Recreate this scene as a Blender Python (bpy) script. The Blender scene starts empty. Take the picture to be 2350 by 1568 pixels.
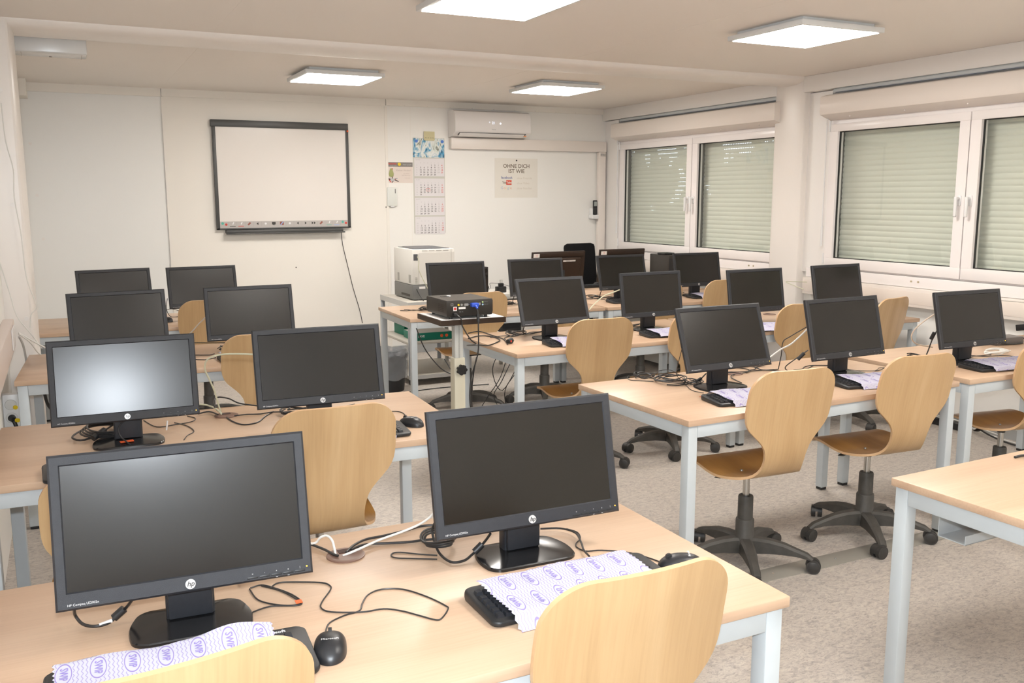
import bpy, bmesh, math, random
from mathutils import Vector, Matrix
random.seed(7)
SC = bpy.context.scene
COL = SC.collection
R = math.radians

# ------------------------------------------------------------------ camera
cam_d = bpy.data.cameras.new('camera'); cam = bpy.data.objects.new('camera', cam_d); COL.objects.link(cam)
cam_d.sensor_width = 36.0; cam_d.sensor_fit = 'HORIZONTAL'; cam_d.lens = 2080.0 / 2350.0 * 36.0
cam_d.clip_start = 0.02; cam_d.clip_end = 60
YAW, PITCH, ROLL = R(26.22), R(9.05), R(-0.125)
fwd = Vector((math.sin(YAW)*math.cos(PITCH), math.cos(YAW)*math.cos(PITCH), -math.sin(PITCH)))
rt = Vector((math.cos(YAW), -math.sin(YAW), 0)); up = rt.cross(fwd)
r2 = rt*math.cos(ROLL) + up*math.sin(ROLL); u2 = -rt*math.sin(ROLL) + up*math.cos(ROLL)
cam.matrix_world = Matrix(((r2.x, u2.x, -fwd.x, 0), (r2.y, u2.y, -fwd.y, 0), (r2.z, u2.z, -fwd.z, 1.595), (0, 0, 0, 1)))
SC.camera = cam

# ------------------------------------------------------------------ world, exposure, flash
W = bpy.data.worlds.new('world'); SC.world = W; W.use_nodes = True
W.node_tree.nodes['Background'].inputs[0].default_value = (0.75, 0.85, 1.0, 1)
W.node_tree.nodes['Background'].inputs[1].default_value = 2.2
SC.view_settings.view_transform = 'Standard'; SC.view_settings.look = 'None'
SC.view_settings.gamma = 1.0; SC.view_settings.use_curve_mapping = False
SC.view_settings.exposure = 1.2
LAMP_STRENGTH = 15.0                    # the ceiling panels
fl = bpy.data.lights.new('camera_flash', 'AREA'); fl.shape = 'RECTANGLE'; fl.size = 0.09; fl.size_y = 0.05
fl.energy = 24.0; fl.color = (0.86, 0.93, 1.0)
flo = bpy.data.objects.new('camera_flash', fl); COL.objects.link(flo)
flo.matrix_world = cam.matrix_world @ Matrix.Translation((0.0, 0.095, 0.02))

# ------------------------------------------------------------------ materials
MATS = {}
def mat(name, col, rough=0.5, metal=0.0, spec=0.5, coat=0.0, emit=None, es=0.0, bump=None, var=None):
    """bump=(scale,strength[,stretch]); var=(scale,amount[,stretch])"""
    if name in MATS: return MATS[name]
    m = bpy.data.materials.new(name); m.use_nodes = True; MATS[name] = m
    nt = m.node_tree; b = nt.nodes['Principled BSDF']
    b.inputs['Base Color'].default_value = (*col, 1); b.inputs['Roughness'].default_value = rough
    b.inputs['Metallic'].default_value = metal; b.inputs['Specular IOR Level'].default_value = spec
    b.inputs['Coat Weight'].default_value = coat
    if emit: b.inputs['Emission Color'].default_value = (*emit, 1); b.inputs['Emission Strength'].default_value = es
    if bump or var:
        tc = nt.nodes.new('ShaderNodeTexCoord')
    if var:
        n = nt.nodes.new('ShaderNodeTexNoise'); n.inputs['Scale'].default_value = var[0]; n.inputs['Detail'].default_value = 4
        mp = nt.nodes.new('ShaderNodeMapping'); mp.inputs['Scale'].default_value = var[2] if len(var) > 2 else (1, 1, 1)
        nt.links.new(tc.outputs['Object'], mp.inputs[0]); nt.links.new(mp.outputs[0], n.inputs[0])
        mx = nt.nodes.new('ShaderNodeMix'); mx.data_type = 'RGBA'
        mx.inputs[6].default_value = (*[max(0, c*(1-var[1])) for c in col], 1); mx.inputs[7].default_value = (*[min(1, c*(1+var[1])) for c in col], 1)
        nt.links.new(n.outputs[0], mx.inputs[0]); nt.links.new(mx.outputs[2], b.inputs['Base Color'])
    if bump:
        n = nt.nodes.new('ShaderNodeTexNoise'); n.inputs['Scale'].default_value = bump[0]; n.inputs['Detail'].default_value = 3
        nt.links.new(tc.outputs['Object'], n.inputs[0])
        bp = nt.nodes.new('ShaderNodeBump'); bp.inputs['Strength'].default_value = bump[1]; bp.inputs['Distance'].default_value = 0.002
        nt.links.new(n.outputs[0], bp.inputs['Height']); nt.links.new(bp.outputs[0], b.inputs['Normal'])
    return m

def ramp(nt, stops):
    r = nt.nodes.new('ShaderNodeValToRGB'); e = r.color_ramp.elements
    e[0].position, e[0].color = stops[0][0], (*stops[0][1], 1); e[1].position, e[1].color = stops[-1][0], (*stops[-1][1], 1)
    for p, c in stops[1:-1]:
        x = e.new(p); x.color = (*c, 1)
    return r

def wood(name, dark, mid, light, scale, rough=0.38, spec=0.4, fine=(90, 1.5, 1.5), coat=0.0):
    """grain running along the axes whose scale is small"""
    m = bpy.data.materials.new(name); m.use_nodes = True; MATS[name] = m
    nt = m.node_tree; b = nt.nodes['Principled BSDF']; L = nt.links.new
    tc = nt.nodes.new('ShaderNodeTexCoord'); inf = nt.nodes.new('ShaderNodeObjectInfo')
    add = nt.nodes.new('ShaderNodeVectorMath'); add.operation = 'MULTIPLY_ADD'
    cb = nt.nodes.new('ShaderNodeCombineXYZ')
    mul = nt.nodes.new('ShaderNodeMath'); mul.operation = 'MULTIPLY'; mul.inputs[1].default_value = 37.0
    L(inf.outputs['Random'], mul.inputs[0]); L(mul.outputs[0], cb.inputs[0]); L(mul.outputs[0], cb.inputs[1])
    L(tc.outputs['Object'], add.inputs[0]); add.inputs[1].default_value = (1, 1, 1); L(cb.outputs[0], add.inputs[2])
    mp = nt.nodes.new('ShaderNodeMapping'); mp.inputs['Scale'].default_value = scale; L(add.outputs[0], mp.inputs[0])
    n = nt.nodes.new('ShaderNodeTexNoise'); n.inputs['Scale'].default_value = 1; n.inputs['Detail'].default_value = 5; n.inputs['Distortion'].default_value = 0.6
    L(mp.outputs[0], n.inputs[0])
    r = ramp(nt, [(0.28, dark), (0.5, mid), (0.72, light)]); L(n.outputs[0], r.inputs[0])
    mp2 = nt.nodes.new('ShaderNodeMapping'); mp2.inputs['Scale'].default_value = fine; L(add.outputs[0], mp2.inputs[0])
    n2 = nt.nodes.new('ShaderNodeTexNoise'); n2.inputs['Scale'].default_value = 3; n2.inputs['Detail'].default_value = 3; L(mp2.outputs[0], n2.inputs[0])
    r2_ = ramp(nt, [(0.3, (0.945, 0.935, 0.925)), (0.6, (1.01, 1.01, 1.01))]); L(n2.outputs[0], r2_.inputs[0])
    mx = nt.nodes.new('ShaderNodeMix'); mx.data_type = 'RGBA'; mx.blend_type = 'MULTIPLY'; mx.inputs[0].default_value = 1
    L(r.outputs[0], mx.inputs[6]); L(r2_.outputs[0], mx.inputs[7]); L(mx.outputs[2], b.inputs['Base Color'])
    b.inputs['Roughness'].default_value = rough; b.inputs['Specular IOR Level'].default_value = spec; b.inputs['Coat Weight'].default_value = coat
    return m

WALL = mat('wall_paint', (0.87, 0.855, 0.82), 0.45, bump=(300, 0.08), var=(1.3, 0.02))
WALLG = mat('wall_panel_gloss', (0.86, 0.86, 0.84), 0.34, var=(1.0, 0.02))
WALLB = mat('wall_panel_cream', (0.86, 0.825, 0.765), 0.45, bump=(300, 0.05), var=(1.0, 0.02))
CEIL = mat('ceiling_paint', (0.86, 0.81, 0.76), 0.5, var=(0.8, 0.02))
TRIM = mat('trim_white', (0.856, 0.829, 0.802), 0.35, var=(2, 0.015))
BEAM = mat('beam_cover', (0.856, 0.813, 0.770), 0.30, var=(2, 0.015))
UPVC = mat('window_plastic', (0.877, 0.835, 0.824), 0.25, var=(3, 0.01))
DUCT = mat('duct_plastic', (0.82, 0.755, 0.70), 0.35, var=(3, 0.01))
GREYM = mat('desk_frame_paint', (0.52, 0.565, 0.59), 0.4, bump=(900, 0.05), var=(20, 0.03))
STEEL = mat('brushed_steel', (0.55, 0.54, 0.52), 0.28, 1.0, var=(40, 0.1))
BLKP = mat('black_plastic', (0.016, 0.0165, 0.018), 0.42, bump=(900, 0.15), var=(60, 0.2))
BEZEL = mat('monitor_plastic', (0.020, 0.022, 0.027), 0.38, bump=(1600, 0.35), var=(90, 0.2))
GLOSSB = mat('monitor_base_plastic', (0.012, 0.012, 0.013), 0.16, var=(6, 0.2))
RUB = mat('rubber_black', (0.02, 0.02, 0.02), 0.6, var=(50, 0.2))
DUSTY = mat('dusty_black_plastic', (0.060, 0.056, 0.050), 0.55, bump=(200, 0.2), var=(25, 0.45))
CORD = mat('cable_black', (0.022, 0.021, 0.021), 0.4, var=(80, 0.1))
WCORD = mat('cable_white', (0.75, 0.74, 0.70), 0.4, var=(80, 0.03))
YCORD = mat('cable_ivory', (0.62, 0.62, 0.46), 0.4, var=(80, 0.03))
PEACH = mat('cable_beige', (0.70, 0.58, 0.47), 0.4, var=(80, 0.03))
WHITEP = mat('white_plastic', (0.80, 0.80, 0.80), 0.3, var=(5, 0.01))
CHROME = mat('chrome', (0.75, 0.75, 0.76), 0.2, 1.0, var=(20, 0.05))
INK = mat('print_black', (0.05, 0.045, 0.04), 0.6, var=(30, 0.05))
WINK = mat('print_light_grey', (0.62, 0.62, 0.62), 0.5, var=(30, 0.05))
SILVER = mat('badge_silver', (0.62, 0.62, 0.62), 0.4, 0.4, var=(30, 0.05))
BROWN = mat('grommet_brown', (0.20, 0.115, 0.085), 0.4, var=(20, 0.05))
PRW = mat('printer_white', (0.74, 0.73, 0.69), 0.4, var=(10, 0.02))
PRG = mat('printer_grey', (0.10, 0.105, 0.115), 0.4, var=(10, 0.05))
CARTG = mat('cart_grey', (0.42, 0.44, 0.47), 0.45, var=(10, 0.04))
CARTS = mat('cart_shelf', (0.55, 0.52, 0.46), 0.5, var=(10, 0.04))
GREEN = mat('box_green', (0.0, 0.20, 0.13), 0.5, var=(12, 0.08))
PAPER = mat('paper_white', (0.80, 0.78, 0.76), 0.7, var=(8, 0.02))
PAPERC = mat('paper_cream', (0.80, 0.73, 0.64), 0.7, var=(8, 0.02))
REDM = mat('print_red', (0.65, 0.06, 0.04), 0.5, var=(20, 0.05))
ORANGE = mat('sticker_orange', (0.85, 0.13, 0.03), 0.5, var=(20, 0.05))
BLUEM = mat('plastic_blue', (0.03, 0.09, 0.55), 0.35, var=(20, 0.05))
YEL = mat('plastic_yellow', (0.85, 0.62, 0.02), 0.4, var=(20, 0.05))
FABRIC = mat('black_fabric', (0.012, 0.012, 0.013), 0.9, spec=0.1, bump=(700, 0.5), var=(120, 0.3))
DARKWOOD = mat('shelf_edge_dark', (0.030, 0.018, 0.012), 0.3, var=(9, 0.2, (1, 8, 8)))
BOARDF = mat('whiteboard_frame', (0.07, 0.07, 0.068), 0.4, var=(10, 0.05))
BOARDS = mat('whiteboard_surface', (0.80, 0.76, 0.72), 0.22, var=(2, 0.01))
ICON = mat('toolbar_grey', (0.50, 0.47, 0.45), 0.5, var=(20, 0.03))
STRIP = mat('floor_strip', (0.30, 0.285, 0.25), 0.35, var=(6, 0.08))
SKIRT = mat('skirting_grey', (0.38, 0.385, 0.38), 0.5, var=(6, 0.05))
LED = mat('led_orange', (0.9, 0.3, 0.02), 0.4, emit=(1, 0.35, 0.02), es=3.0)
DISP = mat('display_glow', (0.8, 0.85, 1.0), 0.4, emit=(0.85, 0.9, 1), es=0.45)
PANEL = mat('lamp_diffuser', (0.95, 0.95, 0.95), 0.5, emit=(1.0, 0.95, 0.885), es=LAMP_STRENGTH)
BEECH = wood('beech_laminate', (0.525, 0.355, 0.24), (0.575, 0.405, 0.28), (0.61, 0.44, 0.31), (0.9, 9.0, 9.0), 0.33, 0.45, (1.5, 45, 45))
BIRCH = wood('birch_ply_back', (0.46, 0.295, 0.145), (0.53, 0.35, 0.18), (0.57, 0.39, 0.21), (9.0, 1.0, 1.0), 0.30, 0.45, (50, 2, 2))
BIRCHD = wood('birch_ply_seat', (0.34, 0.165, 0.04), (0.45, 0.23, 0.06), (0.52, 0.28, 0.08), (9.0, 1.2, 1.2), 0.28, 0.5, (50, 2, 2))
PLYEDGE = mat('ply_edge', (0.62, 0.40, 0.22), 0.4, var=(60, 0.1))

def screen_mat():
    m = bpy.data.materials.new('lcd_screen'); m.use_nodes = True
    nt = m.node_tree; b = nt.nodes['Principled BSDF']; L = nt.links.new
    tc = nt.nodes.new('ShaderNodeTexCoord'); n = nt.nodes.new('ShaderNodeTexNoise'); n.inputs['Scale'].default_value = 5; n.inputs['Detail'].default_value = 2
    inf = nt.nodes.new('ShaderNodeObjectInfo'); add = nt.nodes.new('ShaderNodeVectorMath'); add.operation = 'ADD'
    L(tc.outputs['Object'], add.inputs[0]); L(inf.outputs['Random'], add.inputs[1]); L(add.outputs[0], n.inputs[0])
    r = ramp(nt, [(0.2, (0.0065, 0.005, 0.0032)), (0.8, (0.009, 0.007, 0.0045))]); L(n.outputs[0], r.inputs[0]); L(r.outputs[0], b.inputs['Base Color'])
    b.inputs['Roughness'].default_value = 0.24; b.inputs['Specular IOR Level'].default_value = 0.36
    b.inputs['Coat Weight'].default_value = 0.22; b.inputs['Coat Roughness'].default_value = 0.5
    return m
SCREEN = screen_mat()

def floor_mat():
    m = bpy.data.materials.new('vinyl_floor'); m.use_nodes = True
    nt = m.node_tree; b = nt.nodes['Principled BSDF']; L = nt.links.new
    tc = nt.nodes.new('ShaderNodeTexCoord')
    def noise(sc, det, mapping, dist=0.0):
        mp = nt.nodes.new('ShaderNodeMapping'); mp.inputs['Scale'].default_value = mapping; L(tc.outputs['Object'], mp.inputs[0])
        n = nt.nodes.new('ShaderNodeTexNoise'); n.inputs['Scale'].default_value = sc; n.inputs['Detail'].default_value = det; n.inputs['Distortion'].default_value = dist
        L(mp.outputs[0], n.inputs[0]); return n
    a = noise(34, 6, (1, 1.8, 1), 1.2); r = ramp(nt, [(0.33, (0.38, 0.345, 0.32)), (0.50, (0.51, 0.465, 0.42)), (0.68, (0.585, 0.54, 0.475))]); L(a.outputs[0], r.inputs[0])
    c = noise(60, 8, (1, 2.0, 1), 2.5); r2 = ramp(nt, [(0.30, (0.52, 0.50, 0.50)), (0.41, (0.94, 0.94, 0.955)), (0.7, (1.03, 1.015, 0.99))]); L(c.outputs[0], r2.inputs[0])
    mx = nt.nodes.new('ShaderNodeMix'); mx.data_type = 'RGBA'; mx.blend_type = 'MULTIPLY'; mx.inputs[0].default_value = 1
    L(r.outputs[0], mx.inputs[6]); L(r2.outputs[0], mx.inputs[7]); L(mx.outputs[2], b.inputs['Base Color'])
    b.inputs['Roughness'].default_value = 0.42; b.inputs['Specular IOR Level'].default_value = 0.35
    return m
FLOOR = floor_mat()

def glass_mat():
    m = bpy.data.materials.new('window_glass'); m.use_nodes = True
    nt = m.node_tree; nt.nodes.clear(); L = nt.links.new
    o = nt.nodes.new('ShaderNodeOutputMaterial'); mx = nt.nodes.new('ShaderNodeMixShader'); t = nt.nodes.new('ShaderNodeBsdfTransparent'); g = nt.nodes.new('ShaderNodeBsdfGlossy')
    t.inputs[0].default_value = (0.955, 0.97, 0.955, 1); g.inputs['Roughness'].default_value = 0.02
    f = nt.nodes.new('ShaderNodeLayerWeight'); f.inputs[0].default_value = 0.5
    pw = nt.nodes.new('ShaderNodeMath'); pw.operation = 'POWER'; pw.inputs[1].default_value = 4.0; L(f.outputs['Facing'], pw.inputs[0])
    ml = nt.nodes.new('ShaderNodeMath'); ml.operation = 'MULTIPLY_ADD'; ml.inputs[1].default_value = 0.7; ml.inputs[2].default_value = 0.05; L(pw.outputs[0], ml.inputs[0])
    L(ml.outputs[0], mx.inputs[0]); L(t.outputs[0], mx.inputs[1]); L(g.outputs[0], mx.inputs[2]); L(mx.outputs[0], o.inputs[0])
    return m
GLASS = glass_mat()
def bag_mat():
    m = bpy.data.materials.new('clear_bag'); m.use_nodes = True
    nt = m.node_tree; nt.nodes.clear(); L = nt.links.new
    o = nt.nodes.new('ShaderNodeOutputMaterial'); mx = nt.nodes.new('ShaderNodeMixShader'); t = nt.nodes.new('ShaderNodeBsdfTransparent'); g = nt.nodes.new('ShaderNodeBsdfPrincipled')
    g.inputs['Base Color'].default_value = (0.45, 0.47, 0.50, 1); g.inputs['Roughness'].default_value = 0.25
    tc = nt.nodes.new('ShaderNodeTexCoord'); n = nt.nodes.new('ShaderNodeTexNoise'); n.inputs['Scale'].default_value = 14; L(tc.outputs['Object'], n.inputs[0])
    bp = nt.nodes.new('ShaderNodeBump'); bp.inputs['Strength'].default_value = 1.0; bp.inputs['Distance'].default_value = 0.03; L(n.outputs[0], bp.inputs['Height']); L(bp.outputs[0], g.inputs['Normal'])
    mx.inputs[0].default_value = 0.5
    L(t.outputs[0], mx.inputs[1]); L(g.outputs[0], mx.inputs[2]); L(mx.outputs[0], o.inputs[0])
    return m
BAG = bag_mat()

def shutter_mat(name, holes):
    """pale green-grey rolled slats; where 'holes' is set the slats have tiny perforations open to the sky"""
    m = bpy.data.materials.new(name); m.use_nodes = True
    nt = m.node_tree; b = nt.nodes['Principled BSDF']; L = nt.links.new; o = nt.nodes['Material Output']
    b.inputs['Base Color'].default_value = (0.82, 0.82, 0.755, 1); b.inputs['Roughness'].default_value = 0.45
    if holes:
        tc = nt.nodes.new('ShaderNodeTexCoord'); sp = nt.nodes.new('ShaderNodeSeparateXYZ'); L(tc.outputs['Object'], sp.inputs[0])
        def M(op, a, bb):
            n = nt.nodes.new('ShaderNodeMath'); n.operation = op
            for i, v in enumerate((a, bb)):
                if isinstance(v, (int, float)): n.inputs[i].default_value = v
                else: L(v, n.inputs[i])
            return n.outputs[0]
        fy = M('FRACT', M('DIVIDE', sp.outputs[1], 0.024), 0); fz = M('FRACT', M('DIVIDE', sp.outputs[2], SLAT), 0)
        my = M('LESS_THAN', fy, 0.42); mz = M('LESS_THAN', fz, 0.10)
        n = nt.nodes.new('ShaderNodeTexNoise'); n.inputs['Scale'].default_value = 3.2; n.inputs['Detail'].default_value = 2.5; L(tc.outputs['Object'], n.inputs[0])
        up_ = M('MULTIPLY', M('SUBTRACT', sp.outputs[2], 1.55), 0.28)
        mn = M('GREATER_THAN', M('ADD', n.outputs[0], up_), 0.66)
        msk = M('MULTIPLY', M('MULTIPLY', my, mz), mn)
        t = nt.nodes.new('ShaderNodeBsdfTransparent'); mx = nt.nodes.new('ShaderNodeMixShader')
        L(msk, mx.inputs[0]); L(b.outputs[0], mx.inputs[1]); L(t.outputs[0], mx.inputs[2]); L(mx.outputs[0], o.inputs[0])
    return m
SLAT = 0.0415
SHUT1 = shutter_mat('shutter_slats_perforated', True); SHUT2 = shutter_mat('shutter_slats', False)

def cloth_mat():
    m = bpy.data.materials.new('printed_cloth'); m.use_nodes = True
    nt = m.node_tree; b = nt.nodes['Principled BSDF']; L = nt.links.new
    tc = nt.nodes.new('ShaderNodeTexCoord'); sp = nt.nodes.new('ShaderNodeSeparateXYZ'); L(tc.outputs['UV'], sp.inputs[0])
    def M(op, a, bb=0.0):
        n = nt.nodes.new('ShaderNodeMath'); n.operation = op
        for i, v in enumerate((a, bb)):
            if isinstance(v, (int, float)): n.inputs[i].default_value = v
            else: L(v, n.inputs[i])
        return n.outputs[0]
    tri = M('PINGPONG', sp.outputs[1], 0.0085)
    x = M('FRACT', M('DIVIDE', M('ADD', sp.outputs[0], M('MULTIPLY', tri, 0.38)), 0.0072), 0)
    ln = M('LESS_THAN', x, 0.22)
    # the lines leave the logo ovals free: staggered grid of ellipses
    row = M('FLOOR', M('DIVIDE', sp.outputs[1], 0.085))
    xs = M('ADD', sp.outputs[0], M('MULTIPLY', M('MODULO', row, 2), 0.021))
    ex = M('DIVIDE', M('SUBTRACT', M('MODULO', xs, 0.056), 0.028), 0.0135)
    ey = M('DIVIDE', M('SUBTRACT', M('MODULO', sp.outputs[1], 0.085), 0.0425), 0.034)
    e = M('ADD', M('MULTIPLY', ex, ex), M('MULTIPLY', ey, ey))
    out = M('GREATER_THAN', e, 1.35); ring = M('MULTIPLY', M('GREATER_THAN', e, 0.84), M('LESS_THAN', e, 1.08))
    msk = M('MAXIMUM', M('MULTIPLY', M('MULTIPLY', ln, out), 0.75), ring)
    mx = nt.nodes.new('ShaderNodeMix'); mx.data_type = 'RGBA'; mx.inputs[6].default_value = (0.54, 0.54, 0.62, 1); mx.inputs[7].default_value = (0.29, 0.24, 0.52, 1)
    L(msk, mx.inputs[0]); L(mx.outputs[2], b.inputs['Base Color']); b.inputs['Roughness'].default_value = 0.85; b.inputs['Specular IOR Level'].default_value = 0.15
    return m
CLOTH = cloth_mat(); CLOTHINK = mat('cloth_ink', (0.30, 0.245, 0.56), 0.85, spec=0.1, var=(200, 0.1))

def calendar_photo_mat():
    m = bpy.data.materials.new('calendar_photo'); m.use_nodes = True
    nt = m.node_tree; b = nt.nodes['Principled BSDF']; L = nt.links.new
    tc = nt.nodes.new('ShaderNodeTexCoord'); mp = nt.nodes.new('ShaderNodeMapping'); mp.inputs['Scale'].default_value = (9, 1, 4); L(tc.outputs['Object'], mp.inputs[0])
    n = nt.nodes.new('ShaderNodeTexNoise'); n.inputs['Scale'].default_value = 1.7; n.inputs['Detail'].default_value = 3; n.inputs['Distortion'].default_value = 1.5; L(mp.outputs[0], n.inputs[0])
    r = ramp(nt, [(0.30, (0.02, 0.06, 0.10)), (0.38, (0.03, 0.28, 0.52)), (0.45, (0.35, 0.52, 0.60)), (0.52, (0.80, 0.82, 0.80)), (0.60, (0.62, 0.68, 0.62)), (0.68, (0.12, 0.13, 0.10)), (0.74, (0.75, 0.78, 0.75))])
    L(n.outputs[0], r.inputs[0]); L(r.outputs[0], b.inputs['Base Color']); b.inputs['Roughness'].default_value = 0.3
    return m
CALPH = calendar_photo_mat()

# ------------------------------------------------------------------ mesh helpers
class MB:
    def __init__(s): s.v = []; s.f = []; s.m = []; s.sm = []; s.uv = None
    def add(s, vs, fs, mi=0, smooth=False):
        o = len(s.v); s.v += [tuple(v) for v in vs]
        for f in fs: s.f.append(tuple(o+i for i in f)); s.m.append(mi); s.sm.append(smooth)
        return s
    def box(s, x0, x1, y0, y1, z0, z1, mi=0, r=0.0, seg=2):
        if r <= 0:
            vs = [(x, y, z) for z in (z0, z1) for y in (y0, y1) for x in (x0, x1)]
            return s.add(vs, [(0, 2, 3, 1), (4, 5, 7, 6), (0, 1, 5, 4), (2, 6, 7, 3), (0, 4, 6, 2), (1, 3, 7, 5)], mi)
        bm = bmesh.new()
        bmesh.ops.create_cube(bm, size=1)
        for v in bm.verts: v.co = Vector(((x0+x1)/2 + v.co.x*(x1-x0), (y0+y1)/2 + v.co.y*(y1-y0), (z0+z1)/2 + v.co.z*(z1-z0)))
        bmesh.ops.bevel(bm, geom=bm.edges[:], offset=min(r, .49*min(x1-x0, y1-y0, z1-z0)), segments=seg, profile=0.5, affect='EDGES')
        return s.frombm(bm, mi, True)
    def frombm(s, bm, mi=0, smooth=False):
        bm.verts.index_update()
        s.add([v.co.copy() for v in bm.verts], [tuple(v.index for v in f.verts) for f in bm.faces], mi, smooth); bm.free(); return s
    def obox(s, M_, sx, sy, sz, mi=0, r=0.0):
        t = MB().box(-sx/2, sx/2, -sy/2, sy/2, -sz/2, sz/2, 0, r)
        return s.add([M_ @ Vector(v) for v in t.v], t.f, mi, r > 0)
    def prism(s, pts, z0, z1, mi=0, M_=None, smooth=False):
        """polygon (x,y) counter-clockwise, extruded in z"""
        n = len(pts); vs = [(p[0], p[1], z0) for p in pts] + [(p[0], p[1], z1) for p in pts]
        if M_: vs = [M_ @ Vector(v) for v in vs]
        o = len(s.v); s.add(vs, [tuple(range(n-1, -1, -1)), tuple(range(n, 2*n))], mi)
        s.add([], [], mi)
        for i in range(n): s.f.append((o+i, o+(i+1) % n, o+n+(i+1) % n, o+n+i)); s.m.append(mi); s.sm.append(smooth)
        return s
    def cyl(s, p0, p1, r0, r1=None, n=20, mi=0, caps=True, smooth=True):
        r1 = r0 if r1 is None else r1; p0 = Vector(p0); p1 = Vector(p1); d = (p1-p0).normalized()
        a = d.orthogonal().normalized(); b = d.cross(a)
        vs = []
        for p, r in ((p0, r0), (p1, r1)):
            for i in range(n):
                t = 2*math.pi*i/n; vs.append(p + a*math.cos(t)*r + b*math.sin(t)*r)
        fs = [(i, (i+1) % n, n+(i+1) % n, n+i) for i in range(n)]
        o = len(s.v); s.add(vs, fs, mi, smooth)
        if caps:
            s.f += [tuple(o+i for i in range(n-1, -1, -1)), tuple(o+n+i for i in range(n))]; s.m += [mi, mi]; s.sm += [False, False]
        return s
    def lathe(s, prof, n=24, mi=0, c=(0, 0, 0), M_=None, smooth=True):
        """prof: (radius, z)"""
        vs = []
        for r, z in prof:
            for i in range(n):
                t = 2*math.pi*i/n; v = Vector((c[0]+math.cos(t)*r, c[1]+math.sin(t)*r, c[2]+z)); vs.append(M_ @ v if M_ else v)
        fs = [(j*n+i, j*n+(i+1) % n, (j+1)*n+(i+1) % n, (j+1)*n+i) for j in range(len(prof)-1) for i in range(n)]
        return s.add(vs, fs, mi, smooth)
    def tube(s, pts, r, n=8, mi=0, sub=4):
        P = [Vector(p) for p in pts]
        if sub > 1 and len(P) > 2:
            Q = []
            for i in range(len(P)-1):
                a = P[max(i-1, 0)]; b = P[i]; c = P[i+1]; d = P[min(i+2, len(P)-1)]
                for k in range(sub):
                    t = k/sub; Q.append(0.5*(2*b+(c-a)*t+(2*a-5*b+4*c-d)*t*t+(3*b-a-3*c+d)*t**3))
            Q.append(P[-1]); P = Q
        vs = []; prev = None
        for i, p in enumerate(P):
            d = (P[min(i+1, len(P)-1)] - P[max(i-1, 0)])
            d = d.normalized() if d.length > 1e-9 else Vector((0, 0, 1))
            a = d.orthogonal().normalized() if prev is None else (prev - d*prev.dot(d))
            a = a.normalized() if a.length > 1e-6 else d.orthogonal().normalized()
            prev = a; b = d.cross(a)
            for k in range(n):
                t = 2*math.pi*k/n; vs.append(p + (a*math.cos(t)+b*math.sin(t))*r)
        m = len(P)
        fs = [(j*n+i, j*n+(i+1) % n, (j+1)*n+(i+1) % n, (j+1)*n+i) for j in range(m-1) for i in range(n)]
        s.add(vs, fs, mi, True)
        o = len(s.v)-m*n
        s.f += [tuple(o+i for i in range(n-1, -1, -1)), tuple(o+(m-1)*n+i for i in range(n))]; s.m += [mi, mi]; s.sm += [False, False]
        return s
    def text(s, txt, size, M_, mi=0, bold=0.0, ext=0.0002, align='CENTER', spacing=1.0, tf=None, shear=0.0):
        c = bpy.data.curves.new('t', 'FONT'); c.body = txt; c.size = size; c.align_x = align; c.align_y = 'CENTER'
        c.extrude = ext; c.offset = bold; c.resolution_u = 2; c.shear = shear; c.space_line = 1.0*spacing
        o = bpy.data.objects.new('t', c); me = bpy.data.meshes.new_from_object(o)
        vs = [M_ @ v.co for v in me.vertices]
        if tf: vs = [tf(v) for v in vs]
        s.add(vs, [tuple(p.vertices) for p in me.polygons], mi)
        bpy.data.objects.remove(o); bpy.data.curves.remove(c); bpy.data.meshes.remove(me); return s
    def build(s, name, mats, parent=None, loc=None, rotz=0.0):
        me = bpy.data.meshes.new(name); me.from_pydata(s.v, [], s.f)
        ms = mats if isinstance(mats, (list, tuple)) else [mats]
        for m in ms: me.materials.append(m)
        me.polygons.foreach_set('material_index', s.m); me.polygons.foreach_set('use_smooth', s.sm)
        me.validate(); me.update()
        if s.uv:
            ul = me.uv_layers.new(name='UVMap')
            for lp in me.loops: ul.data[lp.index].uv = s.uv[lp.vertex_index] if lp.vertex_index < len(s.uv) else (0, 0)
        try: me.set_sharp_from_angle(angle=R(38))
        except Exception: pass
        o = bpy.data.objects.new(name, me); COL.objects.link(o)
        if parent: o.parent = parent
        if loc is not None: o.location = loc
        o.rotation_euler.z = rotz
        return o

def tag(o, label, cat, group=None):
    o['label'] = label; o['category'] = cat
    if group: o['group'] = group
    return o
def thing(name, label, cat, loc=(0, 0, 0), rz=0.0, group=None):
    o = bpy.data.objects.new(name, None); o.empty_display_size = 0.1; COL.objects.link(o)
    o.location = loc; o.rotation_euler.z = rz
    return tag(o, label, cat, group)
def struct(o): o['kind'] = 'structure'; return o
def kids(o): return [c for c in list(bpy.data.objects) if c.parent is o]
def copy_tree(o, parent=None, skip=()):
    c = o.copy(); COL.objects.link(c); c.parent = parent
    for ch in kids(o):
        if ch.name.split('.')[0] in skip: continue
        copy_tree(ch, c)
    return c
def place(proto, label, loc, rz, first, group=None, skip=()):
    o = proto if first else copy_tree(proto)
    o.location = loc; o.rotation_euler.z = rz; o['label'] = label
    if group: o['group'] = group
    return o
def T(x, y, z): return Matrix.Translation((x, y, z))
RX, RY, RZ = (lambda a: Matrix.Rotation(a, 4, 'X')), (lambda a: Matrix.Rotation(a, 4, 'Y')), (lambda a: Matrix.Rotation(a, 4, 'Z'))

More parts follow.
